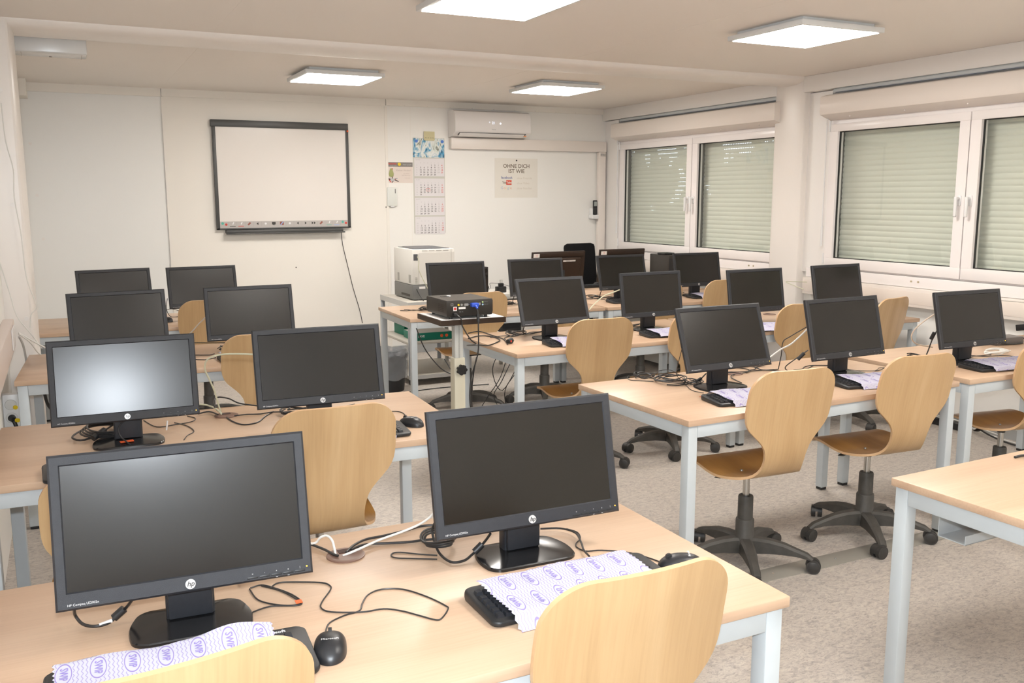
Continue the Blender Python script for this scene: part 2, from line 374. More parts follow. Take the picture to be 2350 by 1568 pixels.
# ================================================================== THE SETTING
XR, YB, ZC, XL, YF = 5.55, 8.79, 2.55, -0.32, -0.28
struct(MB().box(XL-.1, XR+.1, YF-.1, YB+.1, -0.1, 0).build('floor', FLOOR))
cb = MB().box(XL-.1, XR+.1, YF-.1, YB+.1, ZC, ZC+.1)
for x in (0.87, 3.28):                                   # board joints of the ceiling
    cb.box(x-.0015, x+.0015, YF, 5.7, ZC-.0008, ZC+.01); cb.box(x-.0015, x+.0015, 6.1, YB, ZC-.0008, ZC+.01)
struct(cb.build('ceiling', CEIL))
struct(MB().box(XL-.1, XL, YF-.1, YB+.1, 0, ZC).build('wall_left', WALL))
struct(MB().box(XL-.1, XR+.1, YF-.1, YF, 0, ZC).build('wall_front', WALL))
wb = MB().box(XL, 0.877, YB, YB+.1, 0, ZC, 1).box(0.877, 2.94, YB-.012, YB+.1, 0, ZC, 2).box(2.94, XR, YB, YB+.1, 0, ZC, 0)
wb.box(0.877-.012, 0.877+.012, YB-.016, YB, 0, 2.48, 2).box(2.94-.014, 2.94+.014, YB-.018, YB, 0, 2.48, 2).box(3.197, 3.2, YB-.001, YB, 0, 2.48, 2)
struct(wb.build('wall_back', [WALL, WALLG, WALLB]))
WZ0, WZ1 = 1.02, 2.372
wins = [(5.967, 8.515), (2.93, 5.478)]
wr = MB().box(XR, XR+.1, YF-.1, YB+.1, 0, WZ0).box(XR, XR+.1, YF-.1, YB+.1, WZ1, ZC)
ys = [YF-.1, 2.93, 5.478, 5.967, 8.515, YB+.1]
for a, b in ((0, 1), (2, 3), (4, 5)): wr.box(XR, XR+.1, ys[a], ys[b], WZ0, WZ1)
struct(wr.build('wall_right', WALL))
struct(MB().box(XL, XR, YB-.016, YB, 0, 0.085).build('baseboard_back', SKIRT))
struct(MB().box(XR-.014, XR, YF, YB, 0, 0.07).build('baseboard_right', SKIRT))
# fascia along the right wall (two container modules), back-wall top trim
for i, (a, b) in enumerate(((6.04, YB), (2.90, 5.73))):
    f = MB().box(5.45, XR, a, b, 2.425, ZC, 0, 0.004)
    struct(f.build('trim_%d' % (i+1), TRIM))
tb = MB().box(-.19, 0.865, YB-.02, YB, 2.48, ZC).box(0.87, 2.93, YB-.024, YB, 2.485, ZC).box(2.945, 5.45, YB-.02, YB, 2.49, ZC)
for i in range(22):
    x = -0.05 + i*0.245; tb.cyl((x, YB-.028, 2.497), (x, YB-.02, 2.497), .004, n=8)
struct(tb.build('trim_3', WALLB))
struct(MB().box(XL, -.18, 8.5, YB, 2.415, ZC).box(XL, -.245, 8.6, YB, 0, 2.415).build('trim_4', WALLB))
# rounded covers of the module joint: beam and the two posts
def bulge(a0, a1, w, d, n=14):
    return [(a0 + (a1-a0)*(0.5-0.5*math.cos(math.pi*i/n)), d*math.sin(math.pi*i/n)**0.75) for i in range(n+1)]
def joint(y0, y1, k):
    b = MB(); pr = bulge(y0, y1, 0, 0.062)
    vs = [(x, p[0], ZC-p[1]) for x in (XL, 5.50) for p in pr]; n = len(pr)
    b.add(vs, [(i, i+1, n+i+1, n+i) for i in range(n-1)], 0, True)
    struct(b.build('trim_%d' % k, BEAM))
    for side, xw, s in (('r', XR, -1), ('l', XL, 1)):
        base = 0.10 if side == 'r' else 0.125
        b = MB(); pr = bulge(y0, y1, 0, 0.035)
        x0 = xw + s*(0.075 if side == 'r' else .122)
        vs = [(x0 + s*p[1]*1.0, p[0], z) for z in (0, ZC) for p in pr]
        b.add(vs, [(i, i+1, n+i+1, n+i) for i in range(n-1)], 0, True)
        b.box(min(xw, x0), max(xw, x0), y0, y1, 0, ZC)
        struct(b.build('trim_%d' % (k+(1 if side == 'r' else 2)), BEAM))
joint(5.72, 6.06, 5); joint(2.74, 3.08, 8) if False else None
# seam strip on the floor between modules
for i, y in enumerate((2.75, 5.73)):
    s_ = MB().box(XL+.02, XR-.02, y, y+.105, 0, .004, 0, .002)
    for k in range(16): s_.cyl((0.1+k*.36, y+.05, .004), (0.1+k*.36, y+.05, .0052), .005, n=8, mi=1)
    struct(s_.build('trim_%d' % (11+i), [STRIP, CHROME]))

# ------------------------------------------------------------------ windows (frame, two sashes, panes, rolled shutters, shutter box)
def window(k, y0, y1, div, smat):
    root = bpy.data.objects.new('window_%d' % k, None); COL.objects.link(root); struct(root)
    XF = 5.51
    fr = MB(); z0, z1 = 1.02, 2.185
    fr.box(XF+.012, XF+.075, y0, y1, z0, z0+.05).box(XF+.012, XF+.075, y0, y1, z1-.05, z1+.01).box(XF+.012, XF+.075, y0, y0+.05, z0+.05, z1-.05).box(XF+.012, XF+.075, y1-.05, y1, z0+.05, z1-.05).box(XF+.012, XF+.075, div-.03, div+.03, z0+.05, z1-.05)
    fr.build('window_frame', UPVC, root)
    for a, b in ((y0+.015, div-.004), (div+.004, y1-.015)):
        sa = MB(); fw = .078; s0, s1 = z0+.012, z1-.03
        sa.box(XF-.012, XF+.05, a, b, s0, s0+fw, 0, .003).box(XF-.012, XF+.05, a, b, s1-fw+.02, s1, 0, .003).box(XF-.012, XF+.05, a, a+fw, s0+fw, s1-fw+.02).box(XF-.012, XF+.05, b-fw, b, s0+fw, s1-fw+.02)
        so = sa.build('window_sash', UPVC, root)
        MB().box(XF+.018, XF+.021, a+fw-.004, b-fw+.004, s0+fw-.004, s1-fw+.024).build('pane', GLASS, so)
        gz0, gz1, gy0, gy1 = s0+fw, s1-fw+.02, a+fw, b-fw
        ga = MB()
        for bx in ((gy0, gy1, gz0-.002, gz0+.006), (gy0, gy1, gz1-.006, gz1+.002), (gy0-.002, gy0+.006, gz0, gz1), (gy1-.006, gy1+.002, gz0, gz1)):
            ga.box(XF+.010, XF+.024, *bx)
        ga.build('gasket', RUB, so)
        inner = 1 if b < div else -1
        hy = (b-.038) if inner == 1 else (a+.038)
        h = MB().box(XF-.022, XF-.012, hy-.014, hy+.014, 1.53, 1.60, 0, .005).cyl((XF-.05, hy, 1.58), (XF-.02, hy, 1.58), .010, n=12)
        h.box(XF-.062, XF-.042, hy-.011, hy+.011, 1.455, 1.592, 0, .008, 3)
        h.build('handle', WHITEP, so)
    hg = MB()
    for y in (y0+.006, y1-.006):
        for z in (1.06, 2.10): hg.cyl((XF-.012, y, z), (XF-.012, y, z+.085), .008, n=10)
    hg.build('hinge', WHITEP, root)
    # the lowered shutter outside the panes: rolled slats, one continuous curtain
    sl = MB(); z = 1.0; vs = []; fs = []
    n = int((2.25-1.0)/SLAT)+1; prof = []
    for i in range(n):
        zb = math.floor(1.0/SLAT)*SLAT + i*SLAT
        for t, d in ((0.02, .0055), (0.12, .005), (0.2, .0025), (0.45, 0.0), (0.75, 0.001), (0.98, .004)): prof.append((zb+t*SLAT, XF+.125+d))
    for y in (y0+.02, y1-.02): vs += [(p[1], y, p[0]) for p in prof]
    m = len(prof); fs = [(i, i+1, m+i+1, m+i) for i in range(m-1)]
    sl.add(vs, fs, 0, True); sl.build('shutter_curtain', smat, root)
    MB().box(XF+.075, XR+.11, y0, y0+.035, z0, z1+.1).box(XF+.075, XR+.11, y1-.035, y1, z0, z1+.1).box(XF+.075, XR+.11, div-.02, div+.02, z0, z1+.1).build('guide_rail', mat('guide_rail_dark', (.10, .10, .09), .5), root)
    # reveal faces
    MB().box(XF+.05, XR+.12, y0-.002, y1+.002, z0-.012, z0+.004).build('sill', UPVC, root)
    bx = MB(); P = [(XR+.09, 2.20), (XF-.01, 2.185), (5.385, 2.225), (5.38, 2.235), (5.38, 2.355), (5.387, 2.365), (5.44, 2.378), (XR+.09, 2.378)]
    a, b = y0+.01, y1-.01; nn = len(P)
    bx.add([(x, a, z) for x, z in P]+[(x, b, z) for x, z in P], [tuple(range(nn)), tuple(range(2*nn-1, nn-1, -1))]+[(i, nn+i, nn+(i+1) % nn, (i+1) % nn) for i in range(nn)])
    for q in range(5): bx.cyl((5.44, a+.25+q*(b-a-.5)/4, 2.205), (5.44, a+.25+q*(b-a-.5)/4, 2.197), .006, n=8)
    bx.build('shutter_box', DUCT, root)
    rl = MB().cyl((5.475, a+.05, 2.406), (5.475, b-.05, 2.406), .018, n=16).box(5.47, 5.53, a+.06, b-.06, 2.412, 2.424).cyl((5.456, a+.08, 2.392), (5.456, b-.08, 2.392), .002, mi=1, n=8)
    rl.build('blind_rail', [mat('rail_aluminium', (.60, .63, .64), .35), mat('rail_cord', (.12, .15, .22), .6)], root)
    rod = MB().cyl((5.485, y1+.01, 1.35), (5.485, y1+.01, 2.17), .005, n=8).cyl((5.485, y1+.01, 1.20), (5.485, y1+.01, 1.36), .009, n=10).cyl((5.485, y1+.01, 2.16), (5.46, y1-.02, 2.20), .006, n=8)
    rod.build('crank_rod', WHITEP, root)
window(1, 5.967, 8.515, 7.227, SHUT1)
window(2, 2.93, 5.478, 4.215, SHUT2)
struct(MB().box(XR-.06, XR, 8.515, YB, 0, 2.42).build('trim_13', TRIM))
struct(MB().box(XR-.03, XR, 5.48, 5.72, 0.98, 2.42).build('trim_14', TRIM))
s_ = MB().box(XR-.045, XR, 2.93, 5.66, .94, 1.018, 0, .003)
s1 = MB().box(XR-.045, XR, 6.10, 8.5, .94, 1.018, 0, .003)
for bb, yy in ((s_, (3.3, 3.36, 4.55, 4.61, 5.3)), (s1, (6.3, 6.36, 7.3, 7.36, 8.1, 8.16))):
    for y in yy: bb.cyl((XR-.052, y, .985), (XR-.045, y, .985), .007, n=8, mi=1)
struct(s_.build('trim_15', [UPVC, mat('screw_brass', (.45, .38, .25), .4)])); struct(s1.build('trim_16', [UPVC, mat('screw_brass', (.45, .38, .25), .4)]))

# ------------------------------------------------------------------ ceiling lights
def ceiling_light(x, y, label, first=[None]):
    if first[0] is None:
        t = thing('ceiling_light', label, 'ceiling light', (x, y, ZC), 0, 'square LED panels on the ceiling')
        h = .305
        fr = MB()
        fr.box(-h, h, -h, h, -.05, -.022, 0, .003).box(-h+.04, h-.04, -h+.04, h-.04, -.022, 0)
        fr.build('frame', mat('lamp_frame', (.74, .76, .77), .35, var=(5, .02)), t)
        d = MB().box(-h+.022, h-.022, -h+.022, h-.022, -.0525, -.0495, 0, .001); d.build('diffuser', PANEL, t)
        first[0] = t; return t
    o = copy_tree(first[0]); o.location = (x, y, ZC); o['label'] = label; return o
ceiling_light(1.985, 7.13, 'lit square ceiling light above the interactive whiteboard side, far left')
ceiling_light(3.905, 7.06, 'lit square ceiling light in front of the air conditioner, far right')
ceiling_light(3.905, 4.12, 'lit square ceiling light near the second window, front right of the beam')
ceiling_light(1.945, 4.09, 'lit square ceiling light cut by the top edge of the photo')
ceiling_light(3.905, 1.15, 'lit square ceiling light over the near right desk, behind the view')
ceiling_light(1.945, 1.12, 'lit square ceiling light just above the camera side, behind the view')
# ================================================================== DESKS
TZ = 0.74
def make_desk():
    t = thing('computer_desk', '', 'desk', (0, 0, 0), 0, 'beech desks on grey steel frames')
    MB().box(-.8, .8, -.4, .4, TZ-.025, TZ, 0, .0025).build('tabletop', BEECH, t)
    f = MB(); h = .05; x, y = .79, .39
    for s in (-1, 1):
        f.box(-x+.045, x-.045, s*y-(.025 if s > 0 else 0), s*y+(.025 if s < 0 else 0), TZ-.026-h, TZ-.026, 0, .003)
        f.box(s*x-(.025 if s > 0 else 0), s*x+(.025 if s < 0 else 0), -y+.045, y-.045, TZ-.026-h, TZ-.026, 0, .003)
    f.build('frame', GREYM, t)
    for sx in (-1, 1):
        for sy in (-1, 1):
            a, b = sorted((sx*x, sx*(x-.045))); c, d = sorted((sy*y, sy*(y-.045)))
            l = MB().box(a, b, c, d, .014, TZ-.026, 0, .004).build('leg', GREYM, t)
            MB().box(a+.003, b-.003, c+.003, d-.003, 0, .014, 0, .003).build('foot_cap', RUB, l)
    g = MB(); P = []
    g.lathe([(.046, .0), (.046, .003), (.040, .0045), (.034, .003), (.0, .0025)], 28, 0, (0, .25, TZ))
    g.box(-.012, .018, .262, .284, TZ+.003, TZ+.0042, 1)
    g.build('cable_grommet', [BROWN, mat('grommet_hole', (.04, .012, .006), .6)], t)
    return t
desk = make_desk(); first = True
DESKS = [
 ('nearest desk on the left, holding the two biggest monitors', .558, 1.795, 0.0),
 ('second desk from the front on the left, its monitor glaring with light', .521, 3.400, -2.6),
 ('third desk from the front on the left, running behind the glaring monitor', .564, 5.163, -3.0),
 ('farthest desk on the left, below the interactive whiteboard', .560, 6.80, -4.0),
 ('near row desk on the right with bare left end and tangled cables', 2.902, 3.177, 1.75),
 ('near row desk by the second window, joined to its left neighbour', 4.590, 3.205, 0.0),
 ('middle row desk beside the projector stand, a loose plug on top', 2.992, 4.818, 1.0),
 ('middle row desk reaching the trunking, between the two windows', 4.615, 4.84, 0.0),
 ('far row desk directly behind the projector', 2.983, 6.423, -1.7),
 ('far row desk in front of the teacher desk, by the first window', 4.590, 6.39, 0.0),
 ('empty desk cut off by the bottom right corner of the photo', 3.045, 1.518, 1.5),
]
DK = []
for lab, x, y, a in DESKS:
    DK.append(place(desk, 'beech desk: '+lab, (x, y, 0), R(a), first)); first = False
for i in (4,5,6,7,8,9,10): pass
tr = MB()                                              # cable channel under the near right desk
tr.box(-.60, .45, .37, .3725, .525, .60).box(-.60, .45, .275, .3725, .525, .5275).box(-.60, .45, .275, .2775, .525, .555)
tr.build('cable_tray', GREYM, DK[10])
td = copy_tree(desk); td.name = 'teacher_desk'; td.location = (4.60, 7.235, 0); td.rotation_euler.z = 0
td['label'] = 'teacher desk in the far right corner, monitors on it seen from behind'

# ================================================================== CHAIRS
PROF = [(-.305,.475,.203),(-.295,.42,.209),(-.280,.35,.212),(-.271,.30,.212),(-.265,.262,.207),(-.260,.228,.190),(-.256,.19,.150),(-.252,.155,.119),(-.246,.12,.106),(-.234,.08,.102),(-.213,.042,.108),(-.180,.013,.128),(-.13,.0,.166),(-.06,-.006,.195),(0,0,.204),(.08,.012,.205),(.14,.012,.200),(.18,.002,.195),(.20,-.012,.190)]
def shell_rows(nu=21, ns=4):
    P = PROF; c = []
    for i in range(len(P)-1):
        a = P[max(i-1, 0)]; b = P[i]; d = P[i+1]; e = P[min(i+2, len(P)-1)]
        for k in range(ns):
            t = k/ns; c.append([.5*(2*b[j]+(d[j]-a[j])*t+(2*a[j]-5*b[j]+4*d[j]-e[j])*t*t+(3*b[j]-a[j]-3*d[j]+e[j])*t**3) for j in range(3)])
    c.append(list(P[-1])); s = [0]
    # denser rows near the rounded top
    for i in range(1, len(c)): s.append(s[-1]+math.hypot(c[i][0]-c[i-1][0], c[i][1]-c[i-1][1]))
    Lt = s[-1]
    def at(q):
        for i in range(1, len(s)):
            if q <= s[i] or i == len(s)-1:
                t = (q-s[i-1])/(s[i]-s[i-1]); return [c[i-1][j]*(1-t)+c[i][j]*t for j in range(3)]
    qs = [0, .001, .003, .006, .011, .018, .027, .038, .05, .065, .08, .1, .12, .135]
    q = .155
    while q < Lt-.06: qs.append(q); q += .02
    qs += [Lt-.05, Lt-.035, Lt-.022, Lt-.012, Lt-.006, Lt-.002, Lt]
    rows = []
    for q in qs:
        y, z, w = at(q); y1, z1, _ = at(max(q-.01, 0)); y2, z2, _ = at(min(q+.01, Lt))
        rt, rf = .095, .05
        if q < rt: w -= rt*(1-math.sqrt(max(0, 1-((rt-q)/rt)**2)))*.97
        if Lt-q < rf: w -= rf*(1-math.sqrt(max(0, 1-((rf-(Lt-q))/rf)**2)))
        n = Vector((0, -(z2-z1), (y2-y1))).normalized(); row = []
        for i in range(nu):
            u = -1+2*i/(nu-1); u = math.copysign(abs(u)**.8, u)
            b = .020*(abs(u)*w/.2)**2*(1 if z > .1 else max(0, z/.1))
            row.append((Vector((u*w, y, z))+n*b, n))
        rows.append(row)
    return rows
SH = .438
def make_chair():
    t = thing('swivel_chair', '', 'chair', (0, 0, 0), 0, 'plywood swivel chairs at the desks')
    rows = shell_rows(); nu = len(rows[0]); nr = len(rows); th = .0055
    m = MB(); vs = []
    for sgn in (1, -1):                                   # inner (sitter) side, outer side
        for row in rows:
            for p, n in row: vs.append((p.x, p.y+n.y*th*sgn, p.z+n.z*th*sgn+SH+.006))
    N = nr*nu; fi = []; fo = []; fe = []
    for j in range(nr-1):
        for i in range(nu-1):
            a, b, c, d = j*nu+i, j*nu+i+1, (j+1)*nu+i+1, (j+1)*nu+i
            fi.append((a, d, c, b)); fo.append((N+a, N+b, N+c, N+d))
    for j in range(nr-1):
        for i, fl_ in ((0, 1), (nu-1, 0)):
            a, d = j*nu+i, (j+1)*nu+i
            fe.append((a, N+a, N+d, d) if fl_ else (a, d, N+d, N+a))
    for i in range(nu-1):
        fe.append((i, i+1, N+i+1, N+i)); a = (nr-1)*nu+i; fe.append((a, N+a, N+a+1, a+1))
    m.v = vs
    for F, mi, sm in ((fi, 0, True), (fo, 1, True), (fe, 2, False)):
        for f in F: m.f.append(f); m.m.append(mi); m.sm.append(sm)
    sh = m.build('seat_shell', [BIRCHD, BIRCH, PLYEDGE], t)
    for x in (-.075, .075):
        for y in (-.06, .07):
            s = MB().lathe([(0, .0155), (.004, .0155), (.006, .013), (.0065, .008)], 10, 0, (x, y, SH)); s.build('screw', mat('screw_steel', (.30, .28, .25), .45, .7, var=(60, .1)), sh)
    MB().box(-.085, .085, -.075, .085, SH-.020, SH-.004, 0, .004).cyl((0, 0, SH-.05), (0, 0, SH-.012), .019, .022, 16).build('seat_mount', BLKP, t)
    MB().cyl((0, 0, .30), (0, 0, SH-.04), .0145, n=18).build('gas_lift', STEEL, t)
    MB().lathe([(.042, .085), (.042, .115), (.040, .118), (.040, .20), (.038, .206), (.033, .208), (.0325, .305), (.030, .311), (.015, .311)], 24).build('column_cover', DUSTY, t)
    lv = MB().tube([(-.03, .03, SH-.018), (-.055, .035, SH-.022), (-.075, .04, SH-.034)], .0035, 8)
    lv.add([(-.07, .03, SH-.030), (-.07, .05, SH-.030), (-.10, .062, SH-.040), (-.135, .05, SH-.046), (-.10, .026, SH-.040),
            (-.075, .04, SH-.042), (-.105, .045, SH-.052)], [(0, 1, 2), (0, 2, 3), (0, 3, 4), (1, 0, 5), (2, 1, 5), (2, 5, 6), (3, 2, 6), (4, 3, 6), (4, 6, 5), (0, 4, 5)])
    lv.build('height_lever', BLKP, t)
    MB().lathe([(.012, .045), (.030, .05), (.040, .062), (.052, .09), (.050, .108), (.044, .118), (.042, .122)], 24).build('hub', DUSTY, t)
    sec = [(.020, .124, .055, .027), (.06, .126, .060, .027), (.11, .124, .066, .025), (.17, .114, .068, .023), (.225, .096, .066, .019), (.268, .082, .060, .019), (.292, .064, .056, .017)]
    for k in range(5):
        A = RZ(R(18+72*k+9)); l = MB(); vs = []
        for r, zt, zb, hw in sec:
            vs += [A @ Vector((r, -hw, zb)), A @ Vector((r, hw, zb)), A @ Vector((r, hw*1.0, zt-.010)), A @ Vector((r, hw*.6, zt)), A @ Vector((r, -hw*.6, zt)), A @ Vector((r, -hw, zt-.010))]
        n = 6; q = len(sec)
        l.add(vs, [(j*n+i, (j+1)*n+i, (j+1)*n+(i+1) % n, j*n+(i+1) % n) for j in range(q-1) for i in range(n)]+[tuple(range(n)), tuple((q-1)*n+i for i in range(n-1, -1, -1))], 0, True)
        lo = l.build('leg', DUSTY, t)
        cw = random.uniform(-1.2, 1.2)
        B = A @ T(.276, 0, 0) @ RZ(cw)
        c = MB()
        c.cyl(B @ Vector((0, 0, .045)), B @ Vector((0, 0, .066)), .011, n=10)
        for s in (-1, 1):
            c.cyl(B @ Vector((.016, s*.006, .030)), B @ Vector((.016, s*.025, .030)), .030, .030, 24)
            c.cyl(B @ Vector((.016, s*.025, .030)), B @ Vector((.016, s*.0268, .030)), .024, .021, 24)
        hood = [(math.cos(a)*.032+.016, math.sin(a)*.032+.030) for a in [R(-10+ i*20) for i in range(10)]]
        vs = [B @ Vector((x, y, z)) for y in (-.008, .008) for x, z in hood]+[B @ Vector((.014, y, .02)) for y in (-.008, .008)]
        nh = len(hood)
        c.add(vs, [(i, i+1, nh+i+1, nh+i) for i in range(nh-1)]+[(i, 2*nh, i+1) for i in range(nh-1)]+[(nh+i, nh+i+1, 2*nh+1) for i in range(nh-1)])
        c.build('caster', mat('caster_black', (.035, .033, .031), .5, var=(60, .3)), t)
    return t
chair = make_chair(); first = True
CHAIRS = [
 ('only its back showing at the bottom right of the nearest left desk', 0.916, 1.599, -0.2, .5),
 ('only its top edge showing at the bottom left of the photo', 0.075, 1.627, 7.7, 1.9),
 ('back and curved seat showing between the two biggest monitors', 0.765, 3.15, 0, 1.1),
 ('mostly hidden behind the front left monitor, a sliver of back showing', 0.095, 3.03, 0, .3),
 ('half hidden by the monitor on the second left desk, ivory cable across it', 0.883, 4.892, -1.4, 2.2),
 ('farthest on the left side, partly behind a monitor of the third desk', 0.854, 6.612, 1.5, .8),
 ('in full view in the near right row, left one, base and casters showing', 2.590, 2.955, -3, .62),
 ('in full view in the near right row, second one, under the middle monitor', 3.325, 2.965, -4, .15),
 ('cut by the right edge of the photo in the near right row', 4.288, 2.974, -8.9, .9),
 ('in front of the middle row desk, just right of the projector stand', 2.71, 4.605, -2.4, 1.45),
 ('behind the near row left monitor, its left edge showing', 3.396, 4.62, 0.9, .75),
 ('middle row, between the two near row monitors', 4.277, 4.626, -6.2, .3),
 ('turned aside beside the trunking at the right end of the middle row', 4.95, 4.6, 13, 1.0),
 ('far row, directly behind the projector', 2.685, 6.22, -0.5, .35),
 ('far row, nearly hidden behind the middle row left monitor', 3.339, 6.2, 0, .7),
 ('far row, only its post showing under the middle row desk', 4.246, 6.2, 0, 1.2),
 ('far row by the first window, an ivory cable loop on its back', 4.895, 6.204, 0.1, .2),
]
CH = []
for lab, x, y, a, b in CHAIRS:
    c = place(chair, 'plywood chair: '+lab, (x, y, 0), R(a), first); first = False
    CH.append(c)
    if 'sliver' in lab:                                   # this one is let down lower
        for k in kids(c):
            if k.name.split('.')[0] in ('seat_shell', 'seat_mount', 'height_lever', 'gas_lift'): k.location.z = -.085

# black fabric office chair behind the teacher desk
oc = thing('office_chair', 'black fabric office chair behind the teacher desk in the corner', 'chair', (4.97, 8.22, 0), R(8))
bm = MB()
def pad(cx, cy, cz, sx, sy, sz, tilt=0, r=.04): return MB().obox(T(cx, cy, cz) @ RX(tilt), sx, sy, sz, 0, r)
pad(0, .16, .86, .40, .085, .50, R(-8), .042).build('backrest', FABRIC, oc)
pad(0, -.05, .50, .47, .45, .09, 0, .042).build('seat', FABRIC, oc)
for s in (-1, 1):
    MB().obox(T(s*.27, -.03, .70), .06, .24, .03, 0, .014).tube([(s*.27, -.03, .69), (s*.275, 0, .6), (s*.22, .02, .47)], .014, 8).build('armrest', BLKP, oc)
MB().cyl((0, -.02, .12), (0, -.02, .46), .026, n=16).box(-.03, .03, .1, .19, .44, .66, 0, .01).build('column', BLKP, oc)
b = MB()
for k in range(5):
    a = R(72*k+20); b.obox(T(math.cos(a)*.15, -.02+math.sin(a)*.15, .085) @ RZ(a), .30, .04, .035, 0, .01); b.cyl((math.cos(a)*.28-.02, -.02+math.sin(a)*.28, .03), (math.cos(a)*.28+.02, -.02+math.sin(a)*.28, .03), .03, n=16)
b.build('star_base', BLKP, oc)

# ================================================================== MONITORS
MW, MH = .4765, .2915
def make_monitor():
    t = thing('computer_monitor', '', 'monitor', (0, 0, TZ), 0, 'black widescreen monitors on the desks')
    bl, bt, bb = .019, .019, .031
    h = MB(); x, z = MW/2, MH/2
    # bezel: four bars with softened edges, then the back shell
    outer = [(-x, -z), (x, -z), (x, z), (-x, z)]; inner = [(-x+bl, -z+bb), (x-bl, -z+bb), (x-bl, z-bt), (-x+bl, z-bt)]
    e = .004
    ring0 = [(p[0], .010, p[1]) for p in outer]
    ring1 = [(p[0], -.002, p[1]) for p in outer]
    ring2 = [(p[0]-math.copysign(e, p[0]), -.0055, p[1]-math.copysign(e, p[1])) for p in outer]
    ring3 = [(p[0]-math.copysign(.0, p[0]), -.0055, p[1]) for p in inner]
    ring4 = [(p[0]+(-.0025 if p[0] > 0 else .0025), -.0022, p[1]+(-.0025 if p[1] > 0 else .0025)) for p in inner]
    vs = ring0+ring1+ring2+ring3+ring4
    h.add(vs, [(j*4+i, j*4+(i+1) % 4, (j+1)*4+(i+1) % 4, (j+1)*4+i) for j in range(4) for i in range(4)])
    bk = [(-x, -z, .010), (x, -z, .010), (x, z, .010), (-x, z, .010), (-x+.012, -z+.012, .024), (x-.012, -z+.012, .024), (x-.012, z-.012, .024), (-x+.012, z-.012, .024),
          (-x+.07, -z+.03, .030), (x-.07, -z+.03, .030), (x-.07, z-.05, .030), (-x+.07, z-.05, .030), (-x+.09, -z+.045, .048), (x-.09, -z+.045, .048), (x-.09, z-.065, .048), (-x+.09, z-.065, .048)]
    h.add([(a, c, b_) for a, b_, c in bk], [(j*4+i, (j+1)*4+i, (j+1)*4+(i+1) % 4, j*4+(i+1) % 4) for j in range(3) for i in range(4)]+[(12, 15, 14, 13)])
    ho = h.build('housing', BEZEL, t, (0, 0, .233))
    ho.rotation_euler.x = -R(12.2)
    MB().box(-x+bl+.001, x-bl-.001, -.0024, .004, -z+bb+.001, z-bt-.001).build('screen', SCREEN, ho)
    FM = RX(R(90))
    bd = MB().cyl((0, -.0055, -z+.0155), (0, -.0072, -z+.0155), .0098, .0094, 28)
    bd.text('hp', .0140, T(.0002, -.0076, -z+.016) @ FM, 1, bold=.0002, shear=.28)
    bd.build('badge', [SILVER, INK], ho)
    MB().text('HP Compaq LE2002x', .0062, T(-x+.020, -.0058, -z+.010) @ FM, 0, align='LEFT').build('lettering', WINK, ho)
    bt_ = MB()
    for k in range(5):
        xx = .118+k*.0235
        bt_.box(xx-.0105, xx+.0105, -.0064, -.005, -z+.0062, -z+.0105, 0, .0006)
        bt_.text(('=', '-', '+', 'o', '|')[k], .005, T(xx, -.0060, -z+.0155) @ FM, 1)
        bt_.box(xx-.002, xx+.002, -.0060, -.0054, -z+.0028, -z+.0036, 1) if k in (2, 3) else None
    bt_.build('buttons', [BLKP, WINK], ho)
    MB().cyl((.226, -.0054, -z+.0155), (.226, -.0062, -z+.0155), .0014, n=10).build('power_light', LED, ho)
    n = MB().box(-.043, .043, .012, .026, .018, .17, 0, .004).box(-.047, .047, .024, .060, .010, .24, 0, .006).box(-.04, .04, .05, .075, .19, .27, 0, .005)
    n.build('neck', BEZEL, t)
    # base: flared foot with rounded corners, narrower at the back
    def rr(w0, w1, y0, y1, r, n=5):
        P = []
        for (cx, cy, a0, w) in ((w0/2-r, y0+r, -90, 0), (w1/2-r, y1-r, 0, 0), (-w1/2+r, y1-r, 90, 0), (-w0/2+r, y0+r, 180, 0)):
            for i in range(n+1):
                a = R(a0+90*i/n); P.append((cx+math.cos(a)*r, cy+math.sin(a)*r))
        return P
    def base_outline():
        P = rr(.212, .196, -.058, .097, .026, 6); o = []
        for i, p in enumerate(P):
            o.append(p); r_ = P[(i+1) % len(P)]
            if abs(p[1]-r_[1]) > .05: o += [(p[0]+(r_[0]-p[0])*k/6, p[1]+(r_[1]-p[1])*k/6) for k in range(1, 6)]
        return o
    b = MB(); P0 = [(math.copysign(1, p[0])*(abs(p[0])+(.016*math.sin(math.pi*min(1, max(0, (p[1]+.058)/.155))) if abs(p[0]) > .08 else 0)), p[1]) for p in base_outline()]; P1 = [(p[0]*.985, (p[1]-.03)*.975+.03) for p in P0]; P2 = [(p[0]*.45, (p[1]-.04)*.40+.04) for p in P0]
    n = len(P0)
    vs = [(p[0], p[1], 0) for p in P0]+[(p[0], p[1], .006) for p in P0]+[(p[0], p[1], .0085) for p in P1]+[(p[0], p[1], .016) for p in P2]
    b.add(vs, [tuple(range(n-1, -1, -1))]+[(j*n+i, j*n+(i+1) % n, (j+1)*n+(i+1) % n, (j+1)*n+i) for j in range(3) for i in range(n)]+[tuple(3*n+i for i in range(n))], 0, True)
    b.build('base', GLOSSB, t)
    return t
mon = make_monitor(); first = True
